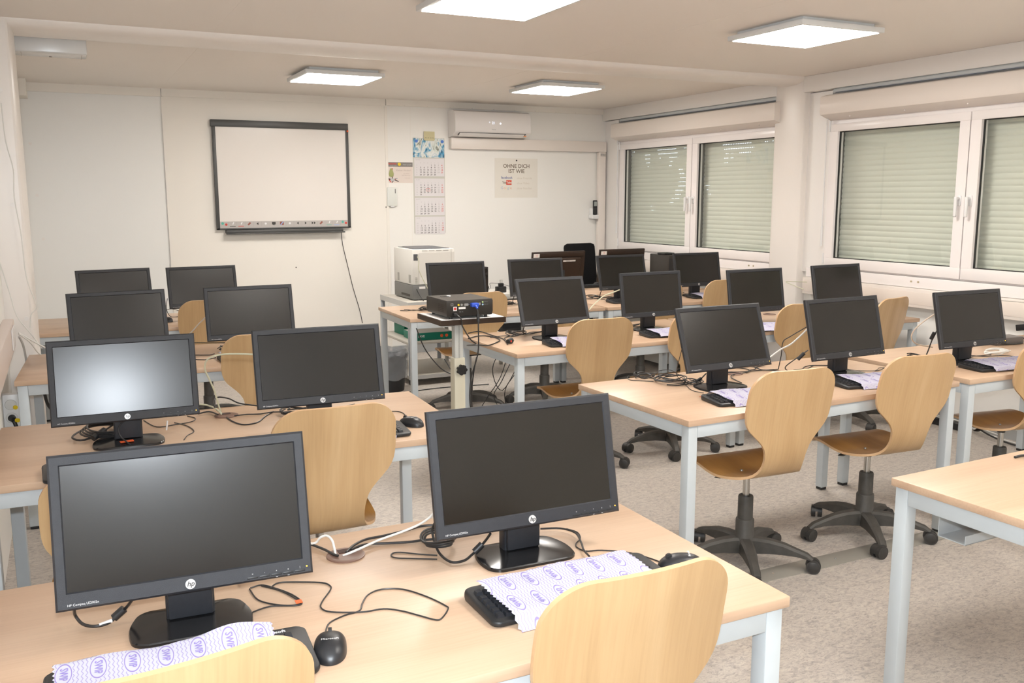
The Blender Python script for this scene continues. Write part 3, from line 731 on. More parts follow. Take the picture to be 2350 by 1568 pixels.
MONS = {
'F1':('largest in view, at the front left',0.178,1.820,-3.4,12.4),
'F2':('front centre, right one on the nearest left desk',0.944,1.841,-1.3,11.7),
'L2a':('second left desk, screen glaring white from reflected light',0.158,3.370,-2.0,12.2),
'L2b':('second left desk, right one, behind a plywood chair back',0.830,3.318,-3.0,14.3),
'L3a':('third left desk, left one, its lower part hidden by the glaring monitor',0.231,5.096,5.0,12.6),
'L3b':('third left desk, right one, beside two plywood chair backs',0.895,5.071,1.6,11.6),
'L4a':('farthest on the left, only its upper half showing',0.295,6.720,9.0,11.7),
'L4b':('farthest left desk, right one, near the grey wall joint',0.867,6.719,4.7,12.4),
'R1a':('far row, directly behind the projector, in front of the printer',2.630,6.270,1.4,11.4),
'R1b':('far row, in front of the teacher monitor with white note',3.331,6.321,-1.6,10.9),
'R1c':('far row, in front of the teacher monitor beside the black office chair',4.187,6.406,0.7,14.3),
'R1d':('far row, nearest the first window sill',4.918,6.343,-2.0,11.4),
'R2a':('middle row, left one, just right of the projector',2.644,4.804,1.6,19.3),
'R2b':('middle row, second one, ivory cable reaching its left side',3.387,4.832,1.4,9.1),
'R2c':('middle row, third one, below the post between the windows',4.148,4.711,0.6,9.8),
'R2d':('middle row, right one, under the left part of the second window',4.934,4.757,1.9,11.4),
'R3a':('near row, left one, tilted far back, a faint glow on the screen',2.628,3.183,0.7,20.5),
'R3b':('near row, middle one, behind the second full view chair',3.342,3.158,1.1,14.3),
'R3c':('near row, right one, close to the photo edge under the second window',4.163,3.106,-1.9,13.2),
}
MO = {}
for k, (lab, x, y, a, tl) in MONS.items():
    o = place(mon, 'black widescreen monitor: '+lab, (x, y, TZ), R(a), first); first = False
    for c in kids(o):
        if c.name.startswith('housing'):
            t_ = R(tl); c.rotation_euler.x = -t_
    MO[k] = o
def part_world(o, parent):
    """keep a mesh made in world coordinates in place while it becomes a part"""
    o.parent = parent
    M_ = T(*parent.location) @ RZ(parent.rotation_euler.z)
    o.matrix_parent_inverse = M_.inverted(); return o
def cord(name, pts, r, m, parent=None, label=None, cat='cable', n=7, sub=5):
    b = MB()
    for P in (pts if isinstance(pts[0][0], (tuple, list)) else [pts]): b.tube(P, r, n, 0, sub)
    o = b.build(name, m)
    if parent: return part_world(o, parent)
    return tag(o, label, cat)

# teacher monitors (seen from behind)
def back_monitor(x, y, w, h, rz, label, top=1.10):
    t = thing('teacher_monitor', label, 'monitor', (x, y, TZ), R(rz))
    zc = top-TZ-h/2*math.cos(R(8))
    m = MB(); X, Z = w/2, h/2
    pr = [(0, .0), (0, .02), (.03, .03), (.07, .034), (.09, .055)]
    m.box(-X, X, -.0, .022, -Z, Z, 0, .004)
    m.box(-X+.05, X-.05, -.03, .0, -Z+.03, Z-.055, 0, .02, 3)
    m.box(-X+.02, X-.02, -.008, .0, Z-.05, Z-.01, 0, .003)
    ho = m.build('housing', mat('monitor_back_brown', (.020, .009, .004), .5, var=(8, .2)), t, (0, 0, zc)); ho.rotation_euler.x = R(8)
    MB().box(-X+.012, X-.012, .022, .0235, -Z+.03, Z-.02).build('screen', SCREEN, ho)
    nt_ = MB().box(-X+.008, -X+.07, -.0105, -.009, Z-.046, Z-.012); nt_.text('15', .02, T(-X+.039, -.0108, Z-.028) @ RX(R(90)), 1)
    nt_.build('paper_note', [PAPER, REDM], ho)
    MB().box(.03, .16, -.0315, -.030, Z-.088, Z-.074).text('|||| || |||', .012, T(.08, -.032, Z-.081) @ RX(R(90)), 1).build('serial_label', [WINK, INK], ho)
    MB().box(-.04, .04, -.06, -.02, .01, zc, 0, .008).build('neck', BLKP, t)
    MB().box(-.13, .13, -.13, .09, 0, .014, 0, .006).build('base', BLKP, t)
    return t
back_monitor(4.07, 7.30, .555, .33, 0, 'left teacher monitor seen from behind, brown back with white note and label strip', 1.10)
back_monitor(4.76, 7.30, .505, .31, 0, 'right teacher monitor seen from behind, white note at its top left corner', 1.105)
pc = thing('desktop_computer', 'black desktop computer on the teacher desk beside the window wall', 'computer', (5.30, 7.32, TZ))
MB().box(-.09, .09, -.16, .16, .0, .30, 0, .006).build('case', mat('pc_black', (.035, .03, .026), .45, var=(9, .2)), pc)
MB().box(-.088, .088, -.162, -.160, .03, .27, 0, 0).build('rear_panel', BLKP, pc)
MB().box(-.10, .02, -.10, .02, .301, .32, 0, .006).build('drive_box', BLKP, pc)

# ================================================================== KEYBOARDS, CLOTHS, MICE
def kbz(y): return .014+.010*(y+.0825)/.165
def make_keyboard():
    t = thing('keyboard', '', 'keyboard', (0, 0, TZ), 0, 'black keyboards on the desks')
    x, y = .23, .0825
    b = MB(); P = []
    for cx, cy, a0 in ((x-.02, -y+.02, -90), (x-.02, y-.02, 0), (-x+.02, y-.02, 90), (-x+.02, -y+.02, 180)):
        for i in range(6):
            a = R(a0+18*i); P.append((cx+.02*math.cos(a), cy+.02*math.sin(a)))
    n = len(P)
    rings = []
    for sc, zf in ((.985, 0), (1.0, .35), (1.0, .65), (.985, .9), (.955, 1.0)):
        rings += [(px*(1-(1-sc)*.36), py*sc, .003+ (kbz(py)-.003)*zf) for px, py in P]
    b.add(rings, [tuple(range(n-1, -1, -1))]+[(j*n+i, j*n+(i+1) % n, (j+1)*n+(i+1) % n, (j+1)*n+i) for j in range(4) for i in range(n)]+[tuple(4*n+i for i in range(n))], 0, True)
    for sx in (-.17, .17): b.box(sx-.012, sx+.012, .05, .06, 0, .004)
    for sx in (-.2, .2): b.box(sx-.012, sx+.012, -.065, -.058, 0, .004)
    bo = b.build('body', BLKP, t)
    k = MB(); rowsy = [-.058, -.039, -.020, -.001, .018, .044]
    for ri, yy in enumerate(rowsy):
        xs = []; q = -.207
        while q < .21:
            xs.append(q); q += .019
        for ci, xx in enumerate(xs):
            if .088 < xx < .095 or .147 < xx < .152: continue
            if ri == 0 and -.13 < xx < -.02:
                if abs(xx+.112) < .01: k.box(-.126, -.026, yy-.0075, yy+.0075, kbz(yy)-.002, kbz(yy)+.005, 0)
                continue
            z = kbz(yy); a, c = .0085, .0063
            vs = [(xx-a, yy-a, z-.002), (xx+a, yy-a, z-.002), (xx+a, yy+a, z-.002), (xx-a, yy+a, z-.002), (xx-c, yy-c, z+.0065), (xx+c, yy-c, z+.0065), (xx+c, yy+c, z+.0065), (xx-c, yy+c, z+.0065)]
            k.add(vs, [(0, 1, 5, 4), (1, 2, 6, 5), (2, 3, 7, 6), (3, 0, 4, 7), (4, 5, 6, 7)])
    ko = k.build('keycaps', mat('keycap_black', (.019, .021, .026), .35, var=(50, .1)), t); ko['kind'] = 'stuff'
    MB().text('Microsoft', .013, T(.165, .068, kbz(.068)+.0006) @ RX(R(3)), 0, bold=.0003).build('lettering', WINK, t)
    return t
kb = make_keyboard(); first = True
KBS = {
'F1': ('bottom left keyboard under a printed cloth, right end bare', .140, 1.617, -2.5, 1),
'F2': ('front centre keyboard under a printed cloth, left keys bare', .946, 1.622, 0.5, 1),
'L2a': ('mostly hidden behind the front left monitor', .120, 3.07, 2.0, 0),
'L2b': ('keyboard with cloth by the mouse on the second left desk', .860, 3.115, -3.0, 1),
'L3b': ('keyboard end with cloth behind a chair on the third left desk', .925, 4.93, 3.0, 1),
'L4b': ('keyboard end beside the chair on the farthest left desk', .93, 6.56, 4.0, 0),
'R1c': ('uncovered keyboard in the far row, beside an ivory cable', 4.19, 6.22, -6.0, 0),
'R1d': ('cloth covered keyboard in the far row by the first window', 4.985, 6.205, -8.0, 1),
'R2a': ('cloth covered keyboard in the middle row, left one beside a loose plug', 2.705, 4.555, -7.0, 1),
'R2b': ('cloth covered keyboard in the middle row, second one', 3.41, 4.585, -7.0, 1),
'R2c': ('middle row keyboard hidden under its cloth, third one', 4.16, 4.50, -3.0, 1),
'R2d': ('middle row keyboard hidden under its cloth by the wall', 5.02, 4.53, 5.0, 1),
'R3a': ('cloth covered keyboard in the near row, left one with bare key column', 2.605, 2.93, -7.0, 1),
'R3b': ('cloth covered keyboard in the near row, middle one', 3.335, 2.935, -10.0, 1),
'R3c': ('cloth covered keyboard in the near row, right one by the photo edge', 4.225, 2.94, -8.0, 1),
}
def drape(x, y, q, hang):
    z = kbz(max(-.0825, min(.0825, y)))+.0115 + .0012*math.sin(x*38+q)+.0009*math.sin(y*60+x*22+q*2)
    if y > .083: z -= (y-.083)*.9
    if y < -.080: z = z-( -.080-y)*1.0
    z += hang*.016*math.exp(-((x-.10)/.06)**2)*max(0, min(1, (y-.02)/.06))
    return max(z, .0015)
def make_cloth(key, x, y, rz, x0, x1, y0, y1, mirrored, label, q, hang=0.0, logos=True):
    m = MB(); nx, ny = 60, 30; uv = []
    ca, sa = math.cos(rz), math.sin(rz)
    def back(u): return y1+.008*math.sin(u*14+q)+(.012*math.exp(-((u+.02)/.03)**2) if mirrored else 0)
    for j in range(ny+1):
        for i in range(nx+1):
            u = x0+(x1-x0)*i/nx; v0 = back(u); v = y0+(v0-y0)*j/ny
            v += .004*math.sin(u*9+q) if j == 0 else 0
            uu = u
            if i == 0: uu += .0022*(1 if j % 2 else -1)+.012*(1-j/ny)
            elif i == nx: uu += .0022*(1 if j % 2 else -1)
            else: uu += .012*(1-j/ny)*(1-i/nx)
            m.v.append((uu, v, drape(uu, v, q, hang))); uv.append((uu+.28, v+.17))
    W_ = nx+1
    for j in range(ny):
        for i in range(nx):
            m.f.append((j*W_+i, j*W_+i+1, (j+1)*W_+i+1, (j+1)*W_+i)); m.m.append(0); m.sm.append(True)
    m.uv = list(uv)
    if logos:
        for row in (0, 1, 2):
            cy = row*.085+.0425-.17
            for k_ in range(10):
                cx = .056*k_+.028-(.021 if row % 2 else 0)-.28
                if not (x0+.012 < cx < x1-.012 and y0+.02 < cy < y1-.02): continue
                sg = -1 if mirrored else 1
                M_ = Matrix(((0, sg, 0, cx), (-1, 0, 0, cy), (0, 0, 1, 0), (0, 0, 0, 1)))
                nb = len(m.v)
                m.text('SWIP', .0185, M_, 1, bold=.0004, ext=0, tf=lambda p: Vector((p.x, p.y, drape(p.x, p.y, q, hang)+.0007)))
                m.uv += [(0, 0)]*(len(m.v)-nb)
    o = m.build('cleaning_cloth', [CLOTH, CLOTHINK])
    o.location = (x, y, TZ); o.rotation_euler.z = rz
    tag(o, label, 'cloth', 'printed cloths on the keyboards'); return o
KB = {}
for k, (lab, x, y, a, c) in KBS.items():
    KB[k] = place(kb, 'black keyboard: '+lab, (x, y, TZ), R(a), first); first = False
CL = [
 ('F1', -.215, .166, -.11, .105, False, 'lilac printed cloth at the bottom left, over the keyboard below the largest monitor', 1.0),
 ('F2', -.196, .185, -.115, .085, True, 'lilac printed cloth at the front centre, logos in reverse, over the keyboard', 0.0),
 ('L2b', -.19, .165, -.10, .08, False, 'lilac printed cloth corner beside the mouse on the second left desk', 0.0),
 ('L3b', -.215, .18, -.09, .085, True, 'lilac printed cloth corner beside a chair on the third left desk', 0.0),
 ('R1d', -.17, .19, -.095, .085, True, 'lilac printed cloth in the far row by the first window', 0.0),
 ('R2a', -.175, .20, -.095, .085, True, 'lilac printed cloth in the middle row left of a plywood chair back', 0.0),
 ('R2b', -.175, .20, -.095, .09, True, 'lilac printed cloth in the middle row, under the second monitor', 0.0),
 ('R2c', -.20, .20, -.10, .10, True, 'lilac printed cloth in the middle row, under the third monitor', 0.0),
 ('R2d', -.20, .23, -.10, .10, True, 'lilac printed cloth in the middle row by the wall', 0.0),
 ('R3a', -.18, .20, -.10, .10, True, 'lilac printed cloth in the near row, left of the first full view chair', 0.0),
 ('R3b', -.17, .21, -.10, .09, True, 'lilac printed cloth in the near row, between the two full view chairs', 0.0),
 ('R3c', -.17, .22, -.10, .10, True, 'lilac printed cloth in the near row at the right edge of the photo', 0.0),
]
for i, (k, x0, x1, y0, y1, mir, lab, hg) in enumerate(CL):
    _, x, y, a, _ = KBS[k]; make_cloth(k, x, y, R(a), x0, x1, y0, y1, mir, lab, i*1.3, hg, logos=True)

def make_mouse():
    t = thing('computer_mouse', '', 'mouse', (0, 0, TZ), 0, 'black mice on the desks')
    b = MB(); nv = 20; nu = 18; Lh, Wd, H = .056, .031, .033
    vs = []
    for j in range(nv+1):
        s = math.sin((-1+2*j/nv)*math.pi/2); yy = Lh*s
        f = max(0.0, 1-abs(s)**2.7)**.5
        wl = Wd*f*(1+.04*s)
        s2 = (s+.12)/1.12 if s > -.12 else (s+.12)/.88
        hp = H*(max(0.0, 1-abs(s2)**2.3))**.55
        for i in range(nu+1):
            a = math.pi*i/nu; c = math.cos(a); sn = math.sin(a)
            vs.append((wl*math.copysign(abs(c)**.85, c), yy, .001+hp*abs(sn)**.75))
    w_ = nu+1
    b.add(vs, [(j*w_+i, j*w_+i+1, (j+1)*w_+i+1, (j+1)*w_+i) for j in range(nv) for i in range(nu)]+[(j*w_, (j+1)*w_, (j+1)*w_+nu, j*w_+nu) for j in range(nv)], 0, True)
    bo = b.build('body', mat('mouse_black', (.017, .018, .021), .38, var=(30, .1)), t)
    MB().cyl((-.0035, .030, .026), (.0035, .030, .026), .0085, n=16).build('scroll_wheel', RUB, t)
    MB().text('Microsoft', .0085, T(0, -.016, .0350), 0).build('lettering', WINK, t)
    return t
mouse = make_mouse()
MICE = [
 ('next to the bottom left keyboard, cord looping over the desk', .401, 1.600, -15),
 ('right of the front centre keyboard, half behind a chair back', 1.240, 1.625, 62),
 ('at the right end of the second left desk', 1.137, 3.175, 28),
 ('small one on the farthest left desk beside a chair', .617, 6.70, 10),
 ('on the teacher desk beside the black office chair', 4.62, 7.52, 160),
]
MS = []
for i, (lab, x, y, a) in enumerate(MICE): MS.append(place(mouse, 'black computer mouse: '+lab, (x, y, TZ), R(a), i == 0))
tk = copy_tree(kb, None); tk.location = (4.38, 7.46, TZ); tk.rotation_euler.z = R(180); tk['label'] = 'black keyboard: seen edge on, on the teacher desk beside the office chair'
PT = {
'F1_mouse':[(0.413,1.68,0.742),(0.43,1.714,0.742),(0.466,1.733,0.742),(0.5,1.74,0.742),(0.516,1.771,0.742),(0.54,1.807,0.742),(0.574,1.82,0.742),(0.617,1.799,0.742),(0.651,1.74,0.742),(0.67,1.683,0.742),(0.669,1.665,0.742),(0.643,1.633,0.742),(0.628,1.63,0.742),(0.603,1.666,0.742),(0.578,1.701,0.742),(0.548,1.726,0.742),(0.503,1.732,0.742),(0.446,1.761,0.742),(0.432,1.79,0.742),(0.443,1.82,0.742),(0.472,1.866,0.742),(0.478,1.888,0.742),(0.467,1.912,0.742),(0.424,1.938,0.742),(0.379,1.956,0.742),(0.356,1.936,0.742)],
'F1_kb':[(0.265,1.8,0.742),(0.289,1.827,0.742),(0.337,1.844,0.742),(0.388,1.824,0.742),(0.402,1.835,0.742),(0.392,1.881,0.742),(0.365,1.932,0.742),(0.342,1.961,0.742),(0.317,1.956,0.742)],
'F1_b':[(0.314,1.952,0.742),(0.319,1.893,0.742),(0.34,1.857,0.742),(0.371,1.832,0.742),(0.398,1.828,0.742),(0.392,1.864,0.742),(0.371,1.916,0.742),(0.341,1.957,0.742)],
'F1_dvi':[(-0.032,1.885,0.8),(-0.032,1.93,0.765),(-0.02,1.92,0.748),(-0.0,1.902,0.746),(0.024,1.903,0.746),(0.041,1.911,0.752),(0.062,1.909,0.77),(0.074,1.876,0.8)],
'white_F':[(0.55,2.043,0.742),(0.589,2.05,0.748),(0.654,2.082,0.75),(0.716,2.096,0.755),(0.761,2.088,0.77),(0.786,2.074,0.79),(0.799,2.063,0.81)],
'white_F1':[(0.5,2.133,0.75),(0.518,2.126,0.765),(0.532,2.118,0.77),(0.539,2.096,0.765),(0.54,2.081,0.75),(0.535,2.051,0.742)],
'bk1':[(0.562,2.053,0.745),(0.591,2.089,0.745),(0.63,2.114,0.745),(0.677,2.117,0.745),(0.739,2.127,0.745),(0.786,2.139,0.745),(0.83,2.128,0.745)],
'bk2':[(0.577,2.064,0.745),(0.609,2.08,0.745),(0.641,2.076,0.745),(0.712,2.051,0.745),(0.756,2.045,0.745),(0.792,2.037,0.745)],
'bk3':[(0.499,2.138,0.746),(0.519,2.091,0.746),(0.53,2.054,0.746),(0.538,2.039,0.746)],
'F2_loop':[(0.755,1.944,0.742),(0.717,1.972,0.742),(0.683,2.001,0.742),(0.664,2.005,0.742),(0.655,1.991,0.742),(0.662,1.973,0.742),(0.698,1.951,0.742),(0.746,1.922,0.742)],
'F2_dvi':[(0.772,1.982,0.82),(0.772,2.018,0.78),(0.768,1.992,0.756),(0.759,1.935,0.748),(0.766,1.883,0.746),(0.796,1.875,0.747),(0.822,1.884,0.755),(0.842,1.889,0.765),(0.854,1.874,0.79),(0.856,1.856,0.81)],
'F2_r':[(1.051,1.971,0.75),(1.098,1.951,0.75),(1.117,1.907,0.75),(1.098,1.844,0.75),(1.079,1.8,0.75),(1.07,1.759,0.75)],
'F2_mouse':[(1.217,1.652,0.742),(1.203,1.702,0.742),(1.176,1.755,0.742),(1.126,1.795,0.742),(1.09,1.807,0.742),(1.082,1.836,0.742),(1.092,1.859,0.742),(1.121,1.887,0.742),(1.134,1.925,0.742),(1.122,1.959,0.742)],
'L2_coil':[(0.023,3.628,0.75),(-0.007,3.573,0.75),(-0.021,3.512,0.75),(0.005,3.46,0.75),(0.048,3.491,0.75),(0.095,3.592,0.75),(0.129,3.67,0.75)],
'L2_base':[(0.172,3.456,0.8),(0.147,3.463,0.79),(0.134,3.472,0.765),(0.14,3.37,0.76),(0.167,3.32,0.744)],
'L2_r1':[(0.231,3.707,0.742),(0.267,3.576,0.742),(0.33,3.581,0.742),(0.395,3.602,0.742),(0.415,3.654,0.742),(0.392,3.706,0.742)],
'L2_r2':[(0.334,3.617,0.742),(0.372,3.538,0.742),(0.384,3.445,0.742),(0.354,3.39,0.742),(0.336,3.333,0.742)],
'L2_w1':[(0.515,3.66,0.747),(0.501,3.64,0.797),(0.488,3.62,0.85),(0.468,3.6,0.904),(0.452,3.58,0.946),(0.457,3.56,0.983),(0.484,3.54,1.002),(0.526,3.52,1.009),(0.583,3.48,1.011),(0.64,3.44,1.009)],
'L2_w2':[(0.444,3.824,0.76),(0.478,3.789,0.76),(0.501,3.708,0.76),(0.507,3.605,0.76)],
'L2_b1':[(0.522,3.665,0.742),(0.501,3.708,0.76),(0.5,3.751,0.78),(0.522,3.78,0.79),(0.557,3.735,0.79),(0.593,3.693,0.775),(0.666,3.676,0.76)],
'L2_b2':[(0.431,3.69,0.75),(0.475,3.709,0.75),(0.499,3.64,0.75)],
'L2_b3':[(0.527,3.614,0.742),(0.538,3.529,0.742),(0.567,3.462,0.742),(0.619,3.474,0.742),(0.67,3.566,0.742),(0.713,3.627,0.742)],
'L2m':[(1.154,3.266,0.742),(1.172,3.37,0.742),(1.151,3.414,0.742),(1.112,3.409,0.742),(1.12,3.323,0.742),(1.098,3.286,0.742),(1.078,3.304,0.742)],
'L3_c':[(0.658,5.62,0.742),(0.737,5.579,0.742),(0.83,5.532,0.742)],
'L3_c2':[(0.602,5.174,0.742),(0.675,5.137,0.742),(0.707,5.168,0.742)],
'L3_c3':[(0.584,5.031,0.742),(0.632,4.992,0.742),(0.695,5.035,0.742)],
'L3_w':[(0.689,5.3,0.932),(0.659,5.4,0.879),(0.627,5.45,0.832),(0.603,5.5,0.802)],
'L4_c':[(0.667,7.363,0.742),(0.714,7.462,0.742),(0.756,7.317,0.742)],
'R3_w':[(3.047,3.35,0.817),(3.124,3.36,0.851),(3.192,3.36,0.874),(3.255,3.36,0.913),(3.265,3.32,0.957)],
'R3_b':[(3.254,3.32,0.962),(3.19,3.36,0.914),(3.141,3.36,0.889),(3.152,3.38,0.819),(3.155,3.4,0.743)],
'R2_w':[(3.007,4.98,0.875),(3.051,5.0,0.905),(3.127,5.0,0.958),(3.193,5.0,0.977),(3.247,4.98,0.999)],
'R3c_w':[(4.024,3.2,1.0),(3.993,3.25,0.951),(3.962,3.28,0.903),(3.97,3.3,0.858),(4.041,3.32,0.817),(4.135,3.3,0.797)],
'R3a_dvi':[(2.434,3.338,0.745),(2.478,3.299,0.746),(2.541,3.301,0.748),(2.589,3.3,0.76),(2.644,3.323,0.78)],
'R3a_thin':[(2.357,3.129,0.95),(2.419,3.24,0.85),(2.539,3.409,0.77),(2.523,3.326,0.745),(2.467,3.194,0.743),(2.473,3.119,0.745)],
'R3a_loop':[(2.429,3.435,0.742),(2.386,3.479,0.742),(2.352,3.52,0.742),(2.384,3.586,0.742),(2.42,3.604,0.742),(2.446,3.531,0.742),(2.598,3.639,0.742),(2.669,3.628,0.742),(2.627,3.499,0.742)],
'pj_pw':[(1.767,4.27,1.015),(1.775,4.22,0.998),(1.832,4.3,0.93),(1.942,4.45,0.833),(1.995,4.5,0.798),(2.05,4.75,0.75)],
'pj_pw2':[(2.127,4.76,0.745),(2.17,4.721,0.745),(2.263,4.799,0.745),(2.322,4.881,0.745),(2.333,5.011,0.745),(2.276,5.08,0.745),(2.173,5.014,0.745)],
'pj_pw3':[(2.259,5.212,0.745),(2.352,5.249,0.745),(2.356,5.06,0.745),(2.355,4.902,0.745),(2.292,4.712,0.745)],
'vga':[(1.881,4.24,1.037),(1.875,4.2,1.003),(1.889,4.22,0.948),(1.894,4.24,0.854),(1.885,4.26,0.783),(1.859,4.28,0.712),(1.851,4.3,0.64),(1.867,4.32,0.576),(1.895,4.34,0.498)],
'vga2':[(1.889,4.25,0.841),(1.879,4.28,0.745),(1.874,4.3,0.649),(1.904,4.36,0.493)],
'R2under':[(2.335,5.3,0.513),(2.372,5.3,0.481),(2.428,5.3,0.448),(2.482,5.3,0.472),(2.53,5.3,0.541)],
'boardcord':[(2.446,8.74,1.295),(2.455,8.74,1.146),(2.5,8.74,0.931),(2.547,8.74,0.713),(2.607,8.74,0.492),(2.634,8.74,0.35)],
'R2_seatc':[(2.239,5.95,0.694),(2.295,6.0,0.559),(2.38,6.05,0.433),(2.46,6.0,0.328),(2.477,6.0,0.32)],
}
L2B = [(0.162, 3.368, 0.83), (0.142, 3.362, 0.824), (0.128, 3.36, 0.808), (0.126, 3.357, 0.79), (0.136, 3.35, 0.768), (0.164, 3.321, 0.744)]
# ================================================================== CABLES
TH, TK = .0017, .0032
part = part_world
cord('cord', PT['F1_mouse'], TH, CORD, MS[0])
cord('cord', PT['F1_kb'], TH, CORD, KB['F1'])
cord('cord', PT['F2_mouse'], TH, CORD, MS[1])
cord('cord', PT['L2m'], TH, CORD, MS[2])
def video_cable(pts, i0, parent, ferrite_at, label_at=None):
    o = cord('video_cable', pts, TK, CORD, parent)
    a, b = Vector(ferrite_at[0]), Vector(ferrite_at[1])
    part(MB().cyl(a, b, .0085, n=14).build('ferrite_core', BLKP), parent)
    if label_at: part(MB().cyl(Vector(label_at[0]), Vector(label_at[1]), .0040, n=10).build('cable_label', PAPER), parent)
    return o
video_cable(PT['F1_dvi'], 0, MO['F1'], ((.038, 1.911, .752), (.058, 1.910, .768)), ((.010, 1.902, .746), (.034, 1.907, .749)))
video_cable(PT['F2_dvi'], 0, MO['F2'], ((.828, 1.887, .758), (.848, 1.885, .775)))
video_cable(PT['R3a_dvi'], 0, MO['R3a'], ((2.572, 3.300, .753), (2.600, 3.302, .764)), ((2.545, 3.301, .749), (2.565, 3.30, .752)))
cord('power_cable', [PT['F1_b'], [(.31, 1.96, .80), (.315, 1.965, .76), (.30, 1.99, .744), (.33, 2.0, .744)]], TH, CORD, MO['F1'])
cord('power_cable', [PT['bk3'], [(.20, 1.93, .86), (.26, 2.02, .78), (.36, 2.13, .745), (.499, 2.138, .746)]], TK, CORD, MO['F1'])
cord('power_cable', [PT['bk2'], PT['bk1']], TK, CORD, MO['F2'])
cord('audio_cable', [PT['F2_loop']], TH, CORD, MO['F2'])
cord('audio_cable', [PT['F2_r']], TK*.8, CORD, MO['F2'])
part(MB().cyl((1.03, 1.965, .775), (1.052, 1.985, .78), .0045, n=10).build('cable_label', PAPER), MO['F2'])
rb = MB()
for k in range(3): rb.tube([(.78+.03*math.cos(a)*(1+.2*k), 2.0+.05*math.sin(a), .748+.006*k+.01*abs(math.sin(a))) for a in [R(30*i+20*k) for i in range(13)]], .0028, 7, 0, 3)
part(rb.build('spare_cable', CORD), MO['F2'])
cord('network_cable', PT['white_F'], .0031, WCORD, None, 'white network cable rising from the brown grommet behind the front centre monitor', 'cable')
cord('network_cable', [PT['white_F1'][0]] and ([(.42, 2.06, .80)]+PT['white_F1']), .0031, WCORD, None, 'white network cable arching left from the front brown grommet', 'cable')
tagp = part(MB().box(.388, .402, 1.825, 1.84, .745, .7465).build('cable_label', ORANGE), MO['F1'])
# second left desk
cl_ = [PT['L2_coil']]
for k in range(4): cl_.append([(.07+(.085-.008*k)*math.cos(a)+.02, 3.54+.10*math.sin(a), .747+.006*k+.012*abs(math.sin(a*.5))) for a in [R(36*i+15*k) for i in range(11)]])
cord('spare_cable', cl_, .0036, CORD, MO['L2a'], sub=3)
part(MB().cyl((.045, 3.44, .757), (.085, 3.475, .775), .011, n=14).build('ferrite_core', BLKP), MO['L2a'])
cord('audio_cable', [(.185, 3.43, .815)]+L2B, .0026, CORD, MO['L2a'])
cord('keyboard_cord', [PT['L2_r1'], PT['L2_r2']], TH, CORD, MO['L2a'])
st = MB().obox(T(.150, 3.352, TZ+.0155) @ RZ(R(8)), .044, .024, .0008); part(st.build('sticker', ORANGE), MO['L2a'])
part(MB().cyl((.292, 3.475, .75), (.297, 3.475, .785), .003, n=10).build('cable_label', PAPER), MO['L2a'])
cord('network_cable', PT['L2_w1'], .0034, YCORD, None, 'ivory network cable looping up from the second left desk across a chair back', 'cable')
cord('network_cable', PT['L2_w2'], .0034, YCORD, None, 'short ivory network cable beside the glaring monitor', 'cable')
cord('power_cable', [PT['L2_b1'], PT['L2_b3']], .003, CORD, MO['L2b'])
cord('power_cable', [PT['L2_b2']], .003, CORD, MO['L2a'])
def coil(cx, cy, rx, ry, turns, r, n0=3, h=.006, z0=None):
    out = []; z0 = TZ+.004 if z0 is None else z0
    for k in range(turns):
        ph = random.uniform(0, 6.28); ox, oy = random.uniform(-.2, .2)*rx, random.uniform(-.2, .2)*ry; f = random.uniform(.75, 1.05)
        out.append([(cx+ox+rx*f*math.cos(a), cy+oy+ry*f*math.sin(a), z0+h*k*.5+abs(math.sin(a+ph))*.012) for a in [ph+R(33*i) for i in range(10)]])
    return out
def stray(x, y, ln, k):
    out = []
    for i in range(k):
        a = random.uniform(-.6, .6)+(math.pi if i % 2 else 0); p = [x, y]; P = []
        for j in range(6):
            P.append((p[0], p[1], TZ+.003+random.uniform(0, .004))); p[0] += math.cos(a)*ln/6; p[1] += math.sin(a)*ln/6; a += random.uniform(-.9, .9)
        out.append(P)
    return out
cord('spare_cable', coil(.80, 3.56, .07, .05, 5, .003)+stray(.80, 3.58, .3, 3), .0026, CORD, MO['L2b'], sub=2)
cord('spare_cable', coil(.80, 5.27, .06, .08, 4, .003)+[PT['L3_c'], PT['L3_c2'], PT['L3_c3']], .0024, CORD, MO['L3b'], sub=2)
cord('network_cable', PT['L3_w'], .0035, WCORD, None, 'white network cable across the farthest left chair back', 'cable')
cord('spare_cable', [PT['L4_c'], [(.66, 7.1, .86), (.64, 7.0, .80), (.66, 6.95, .745), (.72, 6.93, .744)]], .0025, CORD, MO['L4b'])
# right block
cord('audio_cable', [PT['R3a_thin'], PT['R3a_loop']], TH, CORD, MO['R3a'])
cord('spare_cable', coil(2.50, 3.40, .07, .075, 6, .003)+coil(2.44, 3.52, .05, .06, 4, .002)+coil(2.57, 3.32, .045, .05, 3, .003), .0023, CORD, MO['R3a'], sub=2)
part(MB().obox(T(2.437, 3.075, TZ+.002) @ RZ(.2), .035, .014, .001).build('cable_label', ORANGE), MO['R3a'])
cord('network_cable', PT['R3_w'], .0042, WCORD, None, 'white network cable hanging between the first two near row monitors', 'cable')
cord('power_cable', [PT['R3_b'], [(3.155, 3.40, .744), (3.0, 3.42, .745), (2.8, 3.44, .744), (2.72, 3.36, .746)]], .0024, CORD, MO['R3b'])
cord('video_cable', [[(3.20, 3.25, .86), (3.16, 3.28, .82), (3.125, 3.32, .77), (3.15, 3.30, .748), (3.25, 3.32, .747), (3.32, 3.33, .76)]]+stray(3.2, 3.34, .35, 4)+stray(2.95, 3.40, .35, 3), .0026, CORD, MO['R3b'])
part(MB().cyl((3.188, 3.262, .845), (3.165, 3.28, .812), .009, n=12).build('ferrite_core', BLKP), MO['R3b'])
